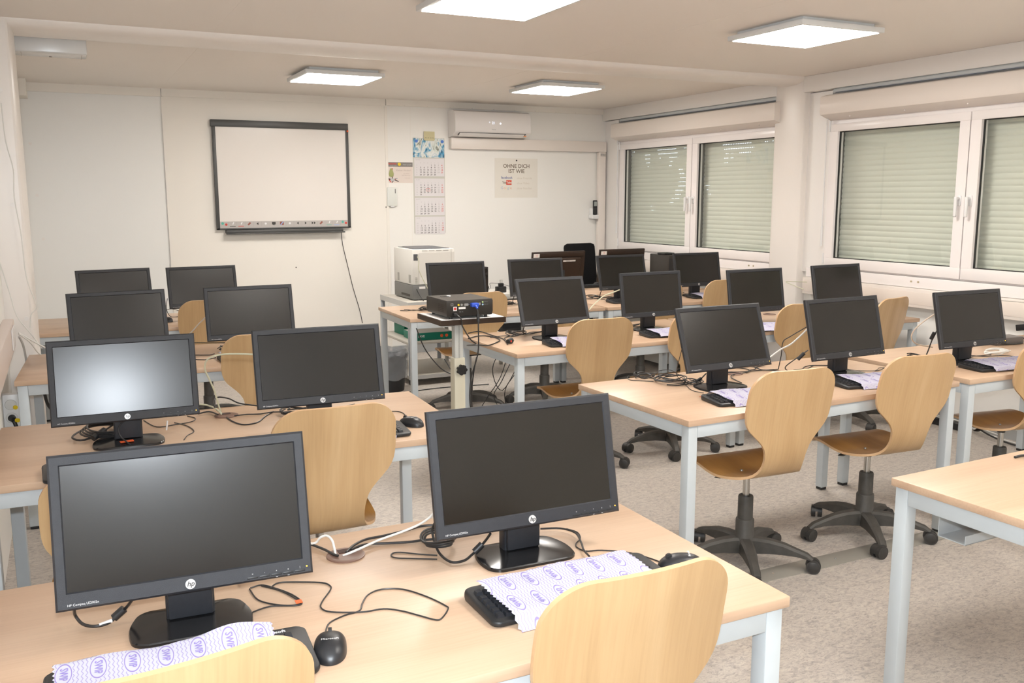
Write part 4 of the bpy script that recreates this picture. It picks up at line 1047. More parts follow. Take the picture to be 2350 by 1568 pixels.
cord('mouse_cord', stray(3.55, 3.15, .28, 3), TH, CORD, MO['R3b'])
cord('network_cable', PT['R3c_w'], .0036, PEACH, None, 'beige network cable curving left of the rightmost near row monitor', 'cable')
cord('spare_cable', coil(3.98, 3.25, .05, .07, 6, .003)+stray(4.05, 3.25, .2, 4)+stray(4.0, 3.3, .2, 3), .0026, CORD, MO['R3c'], sub=2)
cord('video_cable', [[(4.01, 3.17, .93), (3.995, 3.19, .87), (3.99, 3.21, .80), (3.95, 3.20, .75)]], .0032, CORD, MO['R3c'])
part(MB().cyl((3.998, 3.185, .90), (3.995, 3.20, .865), .010, n=12).build('ferrite_core', BLKP), MO['R3c'])
cord('mouse_cord', stray(4.35, 3.22, .4, 4), TH*1.2, CORD, MO['R3c'])
wc = coil(4.55, 3.22, .09, .045, 3, .003)
cord('network_cable', wc, .004, WCORD, None, 'coiled white cable behind the rightmost near row keyboard', 'cable', sub=3)
cord('network_cable', PT['R2_w'], .0040, YCORD, None, 'ivory network cable running between the first two middle row monitors', 'cable')
for k, x, y in (('R2a', 2.50, 5.02), ('R2b', 3.22, 5.0), ('R2c', 4.05, 4.88), ('R1a', 2.45, 6.45), ('R1b', 3.16, 6.5), ('R1c', 4.02, 6.58), ('R1d', 4.75, 6.55)):
    cord('spare_cable', coil(x, y, .06, .07, 5, .003)+stray(x+.05, y, .3, 4), .0026, CORD, MO[k], sub=2)
    cord('video_cable', [[(x+.02, y-.1, .84), (x+.01, y-.08, .78), (x+.06, y-.02, .747), (x+.16, y-.04, .76)]], .0032, CORD, MO[k])
cord('power_cable', [[(2.12, 5.28, .58), (2.16, 5.25, .50), (2.2, 5.2, .42), (2.24, 5.25, .30), (2.3, 5.3, .1), (2.5, 5.3, .006), (2.8, 5.25, .006)], [(2.5, 5.2, .66), (2.42, 5.2, .5), (2.5, 5.22, .35), (2.62, 5.2, .55), (2.64, 5.2, .66)],
     [(2.55, 5.2, .66), (2.48, 5.2, .45), (2.40, 5.25, .3), (2.3, 5.3, .12), (2.2, 5.35, .02)], [(2.62, 5.2, .66), (2.5, 5.22, .42), (2.45, 5.24, .3), (2.6, 5.26, .12), (2.9, 5.3, .01), (3.2, 5.3, .006)],
     [(2.7, 5.2, .66), (2.6, 5.2, .48), (2.52, 5.22, .35), (2.56, 5.25, .2), (2.7, 5.3, .05), (3.0, 5.35, .006)]], .0028, CORD, None, 'black power cables hanging loose under the middle row desk', 'cable')
cord('floor_cable', [[(3.4, 6.7, .005), (3.7, 6.6, .005), (4.0, 6.65, .005), (4.3, 6.6, .005), (4.6, 6.75, .005)], [(2.3, 6.9, .005), (2.7, 7.0, .005), (3.2, 6.95, .005)]], .004, CORD, None, 'black cable lying on the floor under the far row desks', 'cable')
cord('power_cable', [(2.20, 6.0, .68), (2.25, 6.0, .55), (2.32, 6.02, .45), (2.40, 6.0, .36), (2.50, 5.98, .31)], .004, CORD, None, 'black cable slung under the left end of the far row desk', 'cable')
cord('wall_cable', PT['boardcord'], .0035, CORD, None, 'thin black cable hanging down the wall from the whiteboard', 'cable')
cord('wall_cable', [(4.8, 4.95, .93), (5.0, 5.3, .93), (5.2, 5.55, .92), (5.46, 5.60, .90)], .003, YCORD, None, 'ivory cable running from the middle row to the wall trunking', 'cable')
cord('wall_cable', [(-.25, 5.5, .86), (-.235, 5.55, .80), (-.23, 5.6, .70), (-.24, 5.62, .60)], .006, mat('cable_grey', (.55, .54, .52), .5), None, 'grey cable dropping from the left wall trunking', 'cable')
cord('wall_cable', [[(-.25, 5.5, .875), (-.20, 5.53, .82), (-.17, 5.56, .76), (-.15, 5.58, .735)], [(-.25, 5.5, .88), (-.17, 5.55, .81), (-.10, 5.57, .76), (-.06, 5.6, .74)]], .004, WCORD, None, 'thin white cables from the left trunking onto the third left desk', 'cable')
cord('power_cable', [(-.14, 5.0, .68), (-.13, 5.02, .58), (-.09, 5.0, .50), (-.07, 5.0, .35), (-.08, 5.0, .2)], .008, CORD, None, 'thick black cable hanging under the third left desk', 'cable')
# plug of the projector power cord, lying on the middle row desk
pl = thing('power_plug', 'black mains plug with red dot, lying on the middle row desk', 'plug', (2.325, 4.745, TZ), R(35))
MB().cyl((-.03, 0, .018), (.012, 0, .018), .012, .018, 16).build('body', BLKP, pl)
MB().cyl((.012, -.0095, .018), (.034, -.0095, .018), .0024, n=8).cyl((.012, .0095, .018), (.034, .0095, .018), .0024, n=8).build('pins', CHROME, pl)
MB().cyl((-.016, -.013, .018), (-.016, -.0165, .018), .006, n=12).build('dot', REDM, pl)
part(MB().tube(PT['pj_pw3'][::-1]+PT['pj_pw2'][::-1][0:0], .0035, 8).build('cord', CORD), pl)

# ================================================================== PROJECTOR ON ITS STAND
ps = thing('projector_stand', 'height adjustable projector stand with cream column and black knob', 'stand', (1.86, 4.44, 0))
def L_(x0, x1, y0, y1, z0, z1): return (x0-1.86, x1-1.86, y0-4.44, y1-4.44, z0, z1)
top = MB().box(*L_(1.705, 2.075, 4.285, 4.63, .942, .9695), 1).box(*L_(1.713, 2.067, 4.293, 4.622, .9695, .9705), 0)
top.build('shelf', [PAPER, DARKWOOD], ps)
MB().box(-.024, .024, -.024, .024, .40, .942, 0, .004).box(-.004, .004, -.0255, -.024, .70, .92, 1).build('inner_column', [mat('stand_grey', (.62, .62, .58), .4, var=(5, .03)), mat('stand_scale', (.45, .45, .42), .5, var=(200, .3))], ps)
MB().box(-.031, .031, -.031, .031, .04, .745, 0, .004).build('outer_column', mat('stand_cream', (.70, .66, .52), .4, var=(5, .03)), ps)
kn = MB().cyl((.0, -.031, .685), (.0, -.062, .685), .012, .014, 12)
kn.cyl((0, -.05, .685), (0, -.066, .685), .024, .025, 24)
for k in range(7):
    a = R(360/7*k); kn.cyl((math.cos(a)*.021, -.049, .685+math.sin(a)*.021), (math.cos(a)*.021, -.067, .685+math.sin(a)*.021), .0085, n=10)
kn.build('knob', BLKP, ps)
MB().box(-.035, .42, -.03, .03, .03, .06, 0, .008).box(-.035, .005, -.035, .24, .032, .058, 0, .008).box(.38, .42, -.22, .22, .03, .055, 0, .008).build('foot_frame', mat('stand_cream', (.70, .66, .52), .4), ps)
for sx, sy_ in ((-.015, (-.015, .22)), (.40, (-.2, .2))):
    for sy in sy_: MB().cyl((sx-.012, sy, .018), (sx+.012, sy, .018), .018, n=14).build('caster', RUB, ps)
PJ = thing('projector', 'black video projector seen from its connector side, blue plug in it', 'projector', (1.875, 4.445, .9705))
PB = mat('projector_black', (.022, .019, .016), .38, bump=(900, .2), var=(8, .25)); PT_ = mat('projector_top_dusty', (.045, .038, .030), .55, var=(14, .5))
w, d, z0, z1 = .131, .143, .014, .098
b = MB(); P = [(-w, -d), (w, -d), (w, d), (-w, d)]
vs = [(x*.97, y*.97, z0) for x, y in P]+[(x, y, z0+.02) for x, y in P]+[(x, y, z1-.008) for x, y in P]+[(x*.98, y*.98, z1) for x, y in P]
b.add(vs, [(3, 2, 1, 0)]+[(j*4+i, j*4+(i+1) % 4, (j+1)*4+(i+1) % 4, (j+1)*4+i) for j in range(3) for i in range(4)])
b.add([v for v in vs[12:]], [(0, 1, 2, 3)], 1)
for k in range(7):
    for q in range(5): b.box(-w-.0006, -w, -.10+k*.011, -.094+k*.011, z0+.02+q*.009, z0+.025+q*.009, 2)
b.build('housing', [PB, PT_, INK], PJ)
f = MB()
for sx in (-.1, .1):
    for sy in (-.12, .12): f.cyl((sx, sy, 0), (sx, sy, z0+.002), .009, n=12)
f.build('feet', RUB, PJ)
FX = RX(R(90)); yf = -d-.0004
PG = mat('port_grey', (.28, .28, .27), .4)
MB().box(-.108, -.094, yf-.001, yf, .070, .084, 0).box(-.106, -.096, yf-.0015, yf-.001, .073, .082, 1).build('network_port', [PG, INK], PJ)
MB().cyl((-.065, yf, .074), (-.065, yf-.004, .074), .0052, n=14).build('video_jack', YEL, PJ)
MB().cyl((-.047, yf, .074), (-.047, yf-.002, .074), .0062, n=14).build('round_port', PG, PJ)
MB().box(-.032, -.010, yf-.002, yf, .067, .080, 0).cyl((-.035, yf, .074), (-.035, yf-.003, .074), .002, n=8, mi=1).cyl((-.007, yf, .074), (-.007, yf-.003, .074), .002, n=8, mi=1).build('screen_port', [PG, CHROME], PJ)
MB().cyl((.072, yf, .083), (.072, yf-.003, .083), .0045, n=12).build('audio_jack', mat('port_green', (.45, .6, .25), .4), PJ)
MB().cyl((.072, yf, .070), (.072, yf-.003, .070), .0045, n=12).build('audio_jack', mat('port_blue', (.35, .55, .75), .4), PJ)
MB().box(.044, .060, yf-.002, yf, .068, .080, 0).build('screen_port', PG, PJ)
MB().box(-.094, -.074, yf-.0006, yf, .044, .066).box(-.064, -.025, yf-.0006, yf, .052, .063).build('serial_label', PAPER, PJ)
MB().cyl((-.084, yf-.0006, .055), (-.084, yf-.001, .055), .0075, n=18).build('round_sticker', REDM, PJ)
MB().text('CE', .009, T(-.055, yf-.0004, .038) @ FX).text('A', .009, T(-.042, yf-.0004, .038) @ FX).text('AUDIO IN', .005, T(.09, yf-.0004, .083) @ FX).text('AUDIO OUT', .005, T(.091, yf-.0004, .070) @ FX).build('lettering', mat('print_dim', (.25, .27, .28), .5), PJ)
MB().box(-.065, -.04, .045, .062, z1, z1+.003).box(-.085, -.065, .045, .062, z1, z1+.002, 1).box(-.05, -.03, .045, .062, z1, z1+.006, 2).build('zoom_dial', [INK, INK, WHITEP], PJ)
MB().cyl((0.02, d, .056), (0.02, d+.02, .056), .035, .032, 28).build('lens', GLOSSB, PJ)
MB().box(.000, .040, yf-.030, yf-.002, .062, .082, 0, .003).cyl((.02, yf-.03, .070), (.023, yf-.045, .055), .006, n=10).build('blue_plug', BLUEM, PJ)
MB().cyl((.022, yf-.05, .028), (.022, yf-.056, -.012), .0085, n=12).build('ferrite_core', BLKP, PJ)
MB().tube([(.02, yf-.03, .070), (.022, yf-.045, .05), (.022, yf-.055, .02), (.020, yf-.06, -.03), (.022, yf-.055, -.15), (.012, yf-.045, -.22), (-.008, yf-.03, -.30), (-.018, yf-.03, -.38), (-.012, yf-.02, -.46), (.01, yf, -.52), (.012, yf+.01, -.50), (-.005, yf-.02, -.40), (.005, yf-.03, -.28), (.018, yf-.04, -.2)], .0036, 8).build('video_cable', CORD, PJ)
o = MB().tube([(-.088, yf-.005, .028), (-.08, yf-.03, .022), (-.065, yf-.04, .0)]+[(x-1.875, y-4.445, z-.9705) for x, y, z in PT['pj_pw'][2:]]+[(x-1.875, y-4.445, z-.9705) for x, y, z in PT['pj_pw2']], .0036, 8).build('power_cord', CORD, PJ)
MB().box(-.098, -.078, yf-.022, yf, .020, .036, 0, .003).build('power_connector', BLKP, PJ)

# ================================================================== PRINTER ON A TROLLEY, BIN, TEACHER CORNER
pr = thing('laser_printer', 'large cream laser printer with dark lower tray on a grey trolley', 'printer', (2.86, 7.58, .715))
hx, hy = .195, .24
b = MB().box(-hx, hx, -hy, hy, .135, .44, 0, .008)
b.box(-hx+.06, hx, -hy-.001, -hy, .14, .41, 0).box(hx-.03, hx-.028, -hy-.002, -hy, .14, .44, 1).box(-hx+.058, -hx+.06, -hy-.002, -hy, .14, .40, 1)
for k in range(4): b.box(-hx+.09+k*.065, -hx+.14+k*.065, -hy-.002, -hy, .425, .429, 1)
for (y0, n_) in ((-.20, 5), (.10, 4)):
    for k in range(n_): b.box(-hx-.0015, -hx, y0+k*.012, y0+.005+k*.012, .15, .22, 1)
for k in range(6): b.box(-hx+.025, -hx+.045, -hy-.0015, -hy, .15+k*.009, .155+k*.009, 1)
b.build('housing', [PRW, mat('printer_slot', (.35, .34, .31), .5)], pr)
MB().box(-hx+.03, hx-.03, -hy+.04, hy-.03, .438, .4445, 0, .003).add([(-hx+.04, -hy+.06, .445), (hx-.05, -hy+.06, .445), (hx-.07, hy-.05, .4475), (-hx+.06, hy-.05, .4475)], [(0, 1, 2, 3)]).build('output_tray', PRG, pr)
MB().box(-hx, hx, -hy, hy, .008, .134, 0, .006).box(-hx-.001, -hx, -.17, .05, .03, .05, 1).build('paper_tray', [mat('printer_tray_grey', (.16, .16, .155), .45, var=(5, .05)), INK], pr)
MB().box(-hx+.012, -hx+.05, -hy-.002, -hy, .345, .40).build('socket_panel', PRG, pr)
MB().box(-hx+.06, -hx+.115, -hy-.002, -hy, .10, .12).box(-hx+.07, -hx+.10, -hy-.002, -hy, .18, .20).build('type_label', PAPER, pr)
MB().tube([(-hx+.045, -hy-.004, .38), (-hx+.055, -hy-.02, .34), (-hx+.05, -hy-.02, .28), (-hx+.08, -hy-.02, .20), (-hx+.15, -hy-.03, .06), (-hx+.17, -hy-.06, .0)], .0032, 8).build('network_cable', YCORD, pr)
MB().tube([(-hx+.035, -hy-.004, .10), (-hx+.045, -hy-.015, .07), (-hx+.075, -hy-.06, .0), (-hx+.08, -hy-.07, -.04)], .0035, 8).build('power_cord', CORD, pr)
for sx in (-.15, .15):
    for sy in (-.19, .19): MB().cyl((sx, sy, 0), (sx, sy, .01), .02, n=12).build('foot', RUB, pr)
ct = thing('printer_trolley', 'grey steel trolley on casters carrying the printer and paper boxes', 'trolley', (2.86, 7.57, 0))
tx, ty = .29, .37
MB().box(-tx, tx, -ty, ty, .675, .715, 0, .003).build('top_shelf', [CARTS], ct)
MB().box(-tx, tx, -ty+.02, ty, .352, .375, 0, .003).build('middle_shelf', CARTS, ct)
MB().box(-tx, tx, -ty, ty, .055, .085, 0, .003).cyl((0, -ty-.007, .07), (0, -ty, .07), .007, n=10, mi=1).build('bottom_shelf', [CARTS, CHROME], ct)
MB().box(-tx-.004, tx+.004, -ty-.004, -ty, .672, .718).box(-tx-.004, -tx, -ty, ty, .672, .718).box(-tx-.004, tx+.004, -ty-.004, -ty, .053, .087).build('shelf_rim', mat('cart_rim', (.60, .60, .58), .45, var=(5, .03)), ct)
for sx in (-1, 1):
    for sy in (-1, 1): MB().box(sx*tx-(.035 if sx > 0 else 0), sx*tx+(.035 if sx < 0 else 0), sy*ty-(.02 if sy > 0 else 0), sy*ty+(.02 if sy < 0 else 0), .06, .675, 0, .003).build('post', CARTG, ct)
for sx in (-1, 1):
    for sy in (-1, 1): MB().cyl((sx*(tx-.03)-.012, sy*(ty-.04), .022), (sx*(tx-.03)+.012, sy*(ty-.04), .022), .022, n=16).box(sx*(tx-.03)-.016, sx*(tx-.03)+.016, sy*(ty-.04)-.02, sy*(ty-.04)+.02, .035, .056, 0, .004).build('caster', RUB, ct)
def paper_box(x, y, z, w, d, h, rz, lab, txt):
    t = thing('paper_box', lab, 'box', (x, y, z), R(rz))
    MB().box(-w/2, w/2, -d/2, d/2, 0, h, 0, .002).build('carton', GREEN, t)
    MB().box(-w/2+.004, w/2-.004, -d/2+.004, d/2-.004, h, h+.0006).build('lid', PAPER, t)
    q = MB().text(txt, .026, T(-w/2+.075, -d/2-.0006, h*.55) @ RX(R(90)), 0, bold=.0008)
    for k in range(2): q.cyl((w/2-.10+k*.045, -d/2, h*.5), (w/2-.10+k*.045, -d/2-.001, h*.5), .014, n=16, mi=1)
    q.build('print', [WHITEP, ORANGE], t)
    return t
paper_box(2.82, 7.40, .3755, .36, .27, .065, -2, 'green paper box with orange dots on the trolley middle shelf, front one', 'SAVE')
paper_box(2.86, 7.74, .3755, .38, .24, .11, 3, 'green and white paper box on the trolley middle shelf, rear one', 'PAPER')
bn = thing('waste_bin', 'round black waste bin lined with a clear bag, under the far row desk end', 'bin', (2.37, 7.13, 0))
MB().lathe([(.115, 0), (.12, .005), (.145, .30), (.15, .305), (.147, .30), (.118, .01), (0, .008)], 28).build('bucket', mat('bin_black', (.02, .02, .022), .5, var=(8, .2)), bn)
bg = MB(); vs = []; prof = [(.150, .11), (.154, .16), (.151, .22), (.153, .29), (.156, .312), (.150, .325), (.144, .35), (.120, .30)]
n = 40
for j, (r, z) in enumerate(prof):
    for i in range(n):
        a = 2*math.pi*i/n; k = .004*math.sin(a*7+j)+.003*math.sin(a*13+j*2); vs.append((math.cos(a)*(r+k), math.sin(a)*(r+k), z+(.008*math.sin(a*5) if j in (0, 6) else 0)))
bg.add(vs, [(j*n+i, j*n+(i+1) % n, (j+1)*n+(i+1) % n, (j+1)*n+i) for j in range(len(prof)-1) for i in range(n)], 0, True); bg.build('bin_bag', BAG, bn)
cbn = thing('side_table', 'light grey side table behind the far row desk, a charger on its top', 'table', (3.43, 7.56, 0))
SG = mat('side_table_grey', (.58, .57, .53), .45, var=(5, .03))
MB().box(-.30, .30, -.24, .24, .685, .735, 0, .004).box(.17, .25, -.2415, -.24, .695, .725, 1).build('tabletop', [SG, PAPER], cbn)
for sx in (-1, 1):
    for sy in (-1, 1): MB().box(sx*.28-.015, sx*.28+.015, sy*.22-.015, sy*.22+.015, 0, .685, 0, .003).build('leg', SG, cbn)
cp = thing('desktop_computer', 'dark computer case hung under the grey side table', 'computer', (3.60, 7.50, .39))
MB().box(-.11, .10, -.18, .22, 0, .292, 0, .005).build('case', mat('case_dark', (.05, .05, .05), .45, var=(9, .1)), cp)
MB().box(-.09, .08, -.183, -.18, .03, .26).build('rear_panel', BLKP, cp)
sp = thing('loudspeaker', 'small black loudspeaker on the grey cabinet, edge showing beside a monitor', 'speaker', (3.345, 7.42, .735))
MB().box(-.045, .045, -.06, .07, 0, .245, 0, .004).build('cabinet', mat('speaker_black', (.02, .016, .014), .35, var=(9, .1)), sp)
for z in (.215, .165): MB().cyl((.02, -.0605, z), (.02, -.064, z), .019, .016, 20).build('driver', GLOSSB, sp)
MB().cyl((.02, -.0605, .06), (.02, -.063, .06), .03, .028, 20).build('woofer', GLOSSB, sp)
ad = thing('charger', 'black mains charger with upright pins and tangled cord on the grey cabinet', 'charger', (3.56, 7.46, .735), R(10))
MB().box(-.045, .045, -.03, .03, 0, .055, 0, .006).box(-.018, .022, -.02, .02, .055, .085, 0, .005).build('body', BLKP, ad)
MB().cyl((-.006, 0, .085), (-.006, 0, .115), .003, n=8).cyl((.014, 0, .085), (.014, 0, .115), .003, n=8).build('pins', CHROME, ad)
MB().tube([(-.045, 0, .02), (-.10, -.02, .012), (-.15, .0, .01), (-.10, .02, .05), (-.12, .0, .09), (-.05, 0, .085), (.02, -.02, .07), (.09, -.02, .05), (.14, 0, .02)], .002, 7).build('cord', CORD, ad)
pd = thing('drawer_pedestal', 'white drawer pedestal on casters under the teacher desk', 'cabinet', (5.14, 7.22, 0))
MB().box(-.21, .21, -.38, .36, .05, .60, 0, .004).build('body', mat('pedestal_white', (.66, .66, .63), .4, var=(5, .02)), pd)
for k in range(3): MB().box(-.2, .2, .36, .365, .07+k*.175, .235+k*.175).build('drawer', mat('pedestal_white', (.66, .66, .63), .4), pd)
for sx in (-.17, .17):
    for sy in (-.34, .3): MB().cyl((sx-.012, sy, .025), (sx+.012, sy, .025), .025, n=14).build('caster', RUB, pd)
tp = thing('desk_phone', 'black desk phone on the teacher desk beside the office chair', 'phone', (4.72, 7.50, TZ), R(-15))
MB().box(-.08, .08, -.09, .09, 0, .03, 0, .01).build('body', BLKP, tp)
MB().tube([(-.06, -.08, .045), (-.065, 0, .052), (-.06, .08, .045)], .014, 10).build('handset', BLKP, tp)

# ================================================================== BACK WALL
YW = YB-.012
wbd = thing('interactive_whiteboard', 'interactive whiteboard in a dark frame on the back wall', 'whiteboard', (1.912, YW, 1.80))
hw, hh = .632, .497
fr = MB().box(-hw, -hw+.028, -.045, 0, -hh, hh, 0, .003).box(hw-.028, hw, -.045, 0, -hh, hh, 0, .003).box(-hw-.012, hw-.004, -.052, 0, hh-.062, hh, 0, .004).box(-hw, hw, -.045, 0, -hh, -hh+.014, 0, .003)
fr.build('frame', BOARDF, wbd)
MB().box(-hw+.028, hw-.028, -.036, -.004, -hh+.075, hh-.062).build('writing_surface', BOARDS, wbd)
tbr = MB().box(-hw+.028, hw-.028, -.0365, -.004, -hh+.014, -hh+.075)
n = 16; cw = (2*hw-.056)/n
for k in range(1, n): tbr.box(-hw+.028+k*cw-.0008, -hw+.028+k*cw+.0008, -.0372, -.036, -hh+.026, -hh+.072, 2)
tbo = tbr.build('toolbar', [ICON, INK, mat('toolbar_line', (.40, .38, .37), .5)], wbd)
ic = MB(); CT = [mat('icon_teal', (.10, .45, .36), .5), REDM, INK, WHITEP, mat('icon_blue', (.30, .45, .80), .5), mat('icon_brown', (.30, .10, .07), .5)]
zi = -hh+.052
def tri(x, s, mi): ic.add([(x-s*.010, -.0374, zi), (x+s*.008, -.0374, zi+.013), (x+s*.008, -.0374, zi-.013)], [(0, 1, 2)], mi)
for k in range(n):
    x = -hw+.028+(k+.5)*cw
    if k in (0, 15):
        ic.cyl((x-.014, -.0366, zi+.006), (x-.014, -.038, zi+.006), .012, n=16, mi=0).cyl((x+.018, -.0366, zi-.005), (x+.018, -.038, zi-.005), .011, n=16, mi=1)
    elif k in (1, 2, 13, 14):
        ic.obox(T(x+.006, -.0372, zi+.006) @ RY(R(25)), .009, .001, .024, 3); ic.box(x-.026, x+.026, -.0374, -.0366, zi-.024, zi-.019, {1: 2, 2: 1, 13: 0, 14: 4}[k])
    elif k in (3, 12): ic.obox(T(x, -.0372, zi) @ RY(R(45)), .015, .001, .032, 5)
    elif k in (4, 9): tri(x, 1, 2)
    elif k == 10: tri(x, -1, 2)
    elif k == 11: tri(x-.009, -1, 2); tri(x+.012, -1, 2)
    elif k == 6: ic.box(x-.017, x+.017, -.0374, -.0366, zi-.010, zi+.014, 2).box(x-.006, x+.006, -.0374, -.0366, zi-.016, zi-.010, 2)
    elif k == 7: ic.box(x-.018, x+.018, -.0373, -.0366, zi-.016, zi+.016, 5).obox(T(x, -.0375, zi) @ RY(R(40)), .008, .0006, .04, 4)
    elif k in (5, 8): ic.cyl((x, -.0366, zi), (x, -.0376, zi), .010, n=14, mi=3)
ic.build('toolbar_icons', CT, tbo)
MB().box(-hw+.075, hw-.085, -.075, 0, -hh-.035, -hh-.003, 0, .006).box(-hw+.075, hw-.07, -.085, -.06, -hh-.044, -hh-.032, 0, .004).build('pen_tray', BOARDF, wbd)
MB().box(hw-.016, hw-.002, -.055, -.045, hh-.078, hh-.062).build('corner_sticker', ORANGE, wbd)

ac = thing('air_conditioner', 'white wall air conditioner showing 21, above the cream duct', 'air conditioner', (4.03, YB, 2.33))
aw = .425; P = [(0, -.13), (0, .135), (-.13, .135), (-.175, .12), (-.195, .08), (-.20, .0), (-.197, -.07), (-.185, -.088), (-.12, -.115), (-.04, -.13)]
b = MB(); nn = len(P)
b.add([(-aw, y, z) for y, z in P]+[(aw, y, z) for y, z in P], [tuple(range(nn)), tuple(range(2*nn-1, nn-1, -1))], 0)
b.add([(-aw, y, z) for y, z in P]+[(aw, y, z) for y, z in P], [(i, nn+i, nn+(i+1) % nn, (i+1) % nn) for i in range(nn)], 0, True)
b.build('housing', mat('ac_white', (.80, .77, .755), .16, var=(4, .01)), ac)
MB().obox(T(0, -.158, -.098) @ RX(R(-22)), 2*aw-.10, .06, .012, 0, .002).build('outlet_slot', mat('ac_slot', (.06, .06, .06), .6), ac)
lv = MB().obox(T(-.01, -.172, -.110) @ RX(R(-35)), 2*aw-.12, .055, .004, 0, .0015)
for k in range(11): lv.box(-aw+.10+k*.067, -aw+.103+k*.067, -.178, -.15, -.104, -.092)
lv.build('louvre', mat('ac_white', (.8, .77, .755), .16), ac)
MB().text('*  21', .036, T(-.02, -.2005, .012) @ FX, 0).cyl((.075, -.1985, .01), (.075, -.2008, .01), .009, n=14).build('display', DISP, ac)
MB().text('Hisense', .015, T(.0, -.2000, -.052) @ FX, 0).build('lettering', mat('print_grey', (.35, .34, .33), .5), ac)
MB().box(aw-.075, aw-.045, -.186, -.176, -.116, -.104, 0, .002).build('outlet_sticker', mat('sticker_amber', (.75, .30, .12), .5), ac)
tag(MB().box(3.615, 5.47, YB-.064, YB-.001, 2.085, 2.198, 0, .004).build('pipe_duct', DUCT), 'cream horizontal pipe duct below the air conditioner', 'duct')
tag(MB().box(5.375, 5.465, YB-.062, YB-.017, 0, 2.084, 0, .004).build('pipe_duct', DUCT), 'cream vertical pipe duct in the far right corner beside the remote control', 'duct')
tag(MB().box(5.395, 5.462, YB-.066, YB-.062, 2.040, 2.070, 0, 0).build('duct_joint_tape', mat('tape_grey', (.48, .45, .42), .3, .3, var=(40, .4))), 'grey tape scrap at the top of the vertical duct', 'tape')
rm = thing('remote_control', 'black remote control with grey display in a white wall holder', 'remote control', (5.325, YB-.06, 1.46))
MB().box(-.026, .026, -.022, 0, -.06, .10, 0, .008).build('body', BLKP, rm)
MB().box(-.018, .018, -.0235, -.022, .035, .085).build('display', mat('lcd_grey', (.35, .38, .36), .3), rm)
rk = MB()
for q in range(3):
    for p in range(3): rk.box(-.017+p*.013, -.009+p*.013, -.0235, -.022, -.045+q*.022, -.036+q*.022)
rk.build('keys', mat('key_dark', (.08, .08, .08), .4), rm)
tag(MB().box(5.285, 5.365, YB-.092, YB-.002, 1.355, 1.40, 0, .006).box(5.290, 5.360, YB-.070, YB-.003, 1.36, 1.47, 0, .004).build('remote_holder', WHITEP), 'white plastic holder of the remote control beside the vertical duct', 'holder')
tw = thing('wall_sensor', 'white wall box under the kitchen flyer, left of the calendar', 'wall box', (2.985, YB, 1.60))
MB().box(-.052, .052, -.03, 0, -.09, .095, 0, .006).build('body', mat('sensor_white', (.74, .76, .72), .4, var=(5, .02)), tw)
MB().box(.028, .034, -.0315, -.03, .035, .08).build('indicator', INK, tw)
MB().box(-.02, .02, -.028, -.004, -.10, -.09, 0, .003).build('stub', WHITEP, tw)
def sheet(b, x0, x1, z0, z1, mi, y=-.001): return b.box(x0, x1, y-.0006, y, z0, z1, mi)
# four month wall calendar
cal = thing('wall_calendar', 'long four month wall calendar with a blue photo header', 'calendar', (3.392, YB, 1.71))
q = sheet(MB(), -.172, .172, -.478, .478, 0, -.002); q.build('backing', mat('calendar_card', (.60, .585, .53), .6, var=(5, .03)), cal)
MB().box(-.170, .168, -.0045, -.003, .285, .475).build('photo_header', CALPH, cal)
MB().cyl((-.135, -.0045, .445), (-.135, -.010, .445), .016, n=18).build('magnet', mat('magnet_blue', (.05, .18, .62), .4), cal)
MB().cyl((.145, -.0045, .445), (.145, -.010, .445), .016, n=18).build('magnet', mat('magnet_blue', (.05, .18, .62), .4), cal)
MONTHS = [(3, 30, 0.275, None), (0, 31, 0.075, None), (1, 30, -.118, None), (3, 31, -.310, None)]
for mi_, (startc, nd, ztop, _) in enumerate(MONTHS):
    sh = MB().box(-.160, .165, -.0045, -.003, ztop-.178, ztop).build('month_sheet', mat('calendar_sheet', (.76, .73, .74), .6, var=(5, .01)), cal)
    tx_ = MB(); dcol = startc
    row = 0
    for wk in range(5): tx_.text(str(13+mi_*4+wk), .015, T(-.135, -.0048, ztop-.068-wk*.0235) @ FX, 2)
    for hd in range(7): tx_.text('MDMDFSS'[hd], .013, T(-.092+hd*.0385, -.0048, ztop-.045) @ FX, 2)
    tx_.text(('April', 'Mai', 'Juni', 'Juli')[mi_]+' 2021', .012, T(-.145, -.0048, ztop-.014) @ FX, 2, align='LEFT')
    for dd in range(3 if mi_ == 1 else 1, nd+1):
        m_ = 1 if dcol == 6 else (2 if dcol == 5 else 0)
        tx_.text(str(dd), .0215, T(-.092+dcol*.0385, -.0048, ztop-.068-row*.0235) @ FX, m_, bold=.0003)
        dcol += 1
        if dcol == 7: dcol = 0; row += 1
        if row > 4: break
    tx_.build('dates', [INK, REDM, mat('print_faint', (.50, .48, .48), .6)], sh)
wn = MB()
for a, b_, c, d_ in ((-.046, .046, 0, .003), ): pass
cx, cz = -.092+2*.0385, .075-.068-2*.0235+.001
wn.box(cx-.020, cx+.020, -.006, -.005, cz+.012, cz+.0145).box(cx-.020, cx+.020, -.006, -.005, cz-.0145, cz-.012).box(cx-.020, cx-.0175, -.006, -.005, cz-.0145, cz+.0145).box(cx+.0175, cx+.020, -.006, -.005, cz-.0145, cz+.0145)
wn.build('date_marker', REDM, cal)
nt_ = thing('sticky_note', 'pale yellow note pinned over the top of the calendar', 'note', (3.395, YB-.012, 2.21))
nb = MB().box(-.058, .058, -.002, 0, -.045, .042); nb.box(-.05, .052, -.0035, -.002, -.048, -.028, 0)
for k in range(4): nb.text('~', .026, T(-.038+k*.026, -.004, -.02) @ FX, 1, bold=.001)
nb.build('paper', [mat('note_yellow', (.66, .60, .36), .7), mat('note_ink', (.2, .2, .12), .6)], nt_)
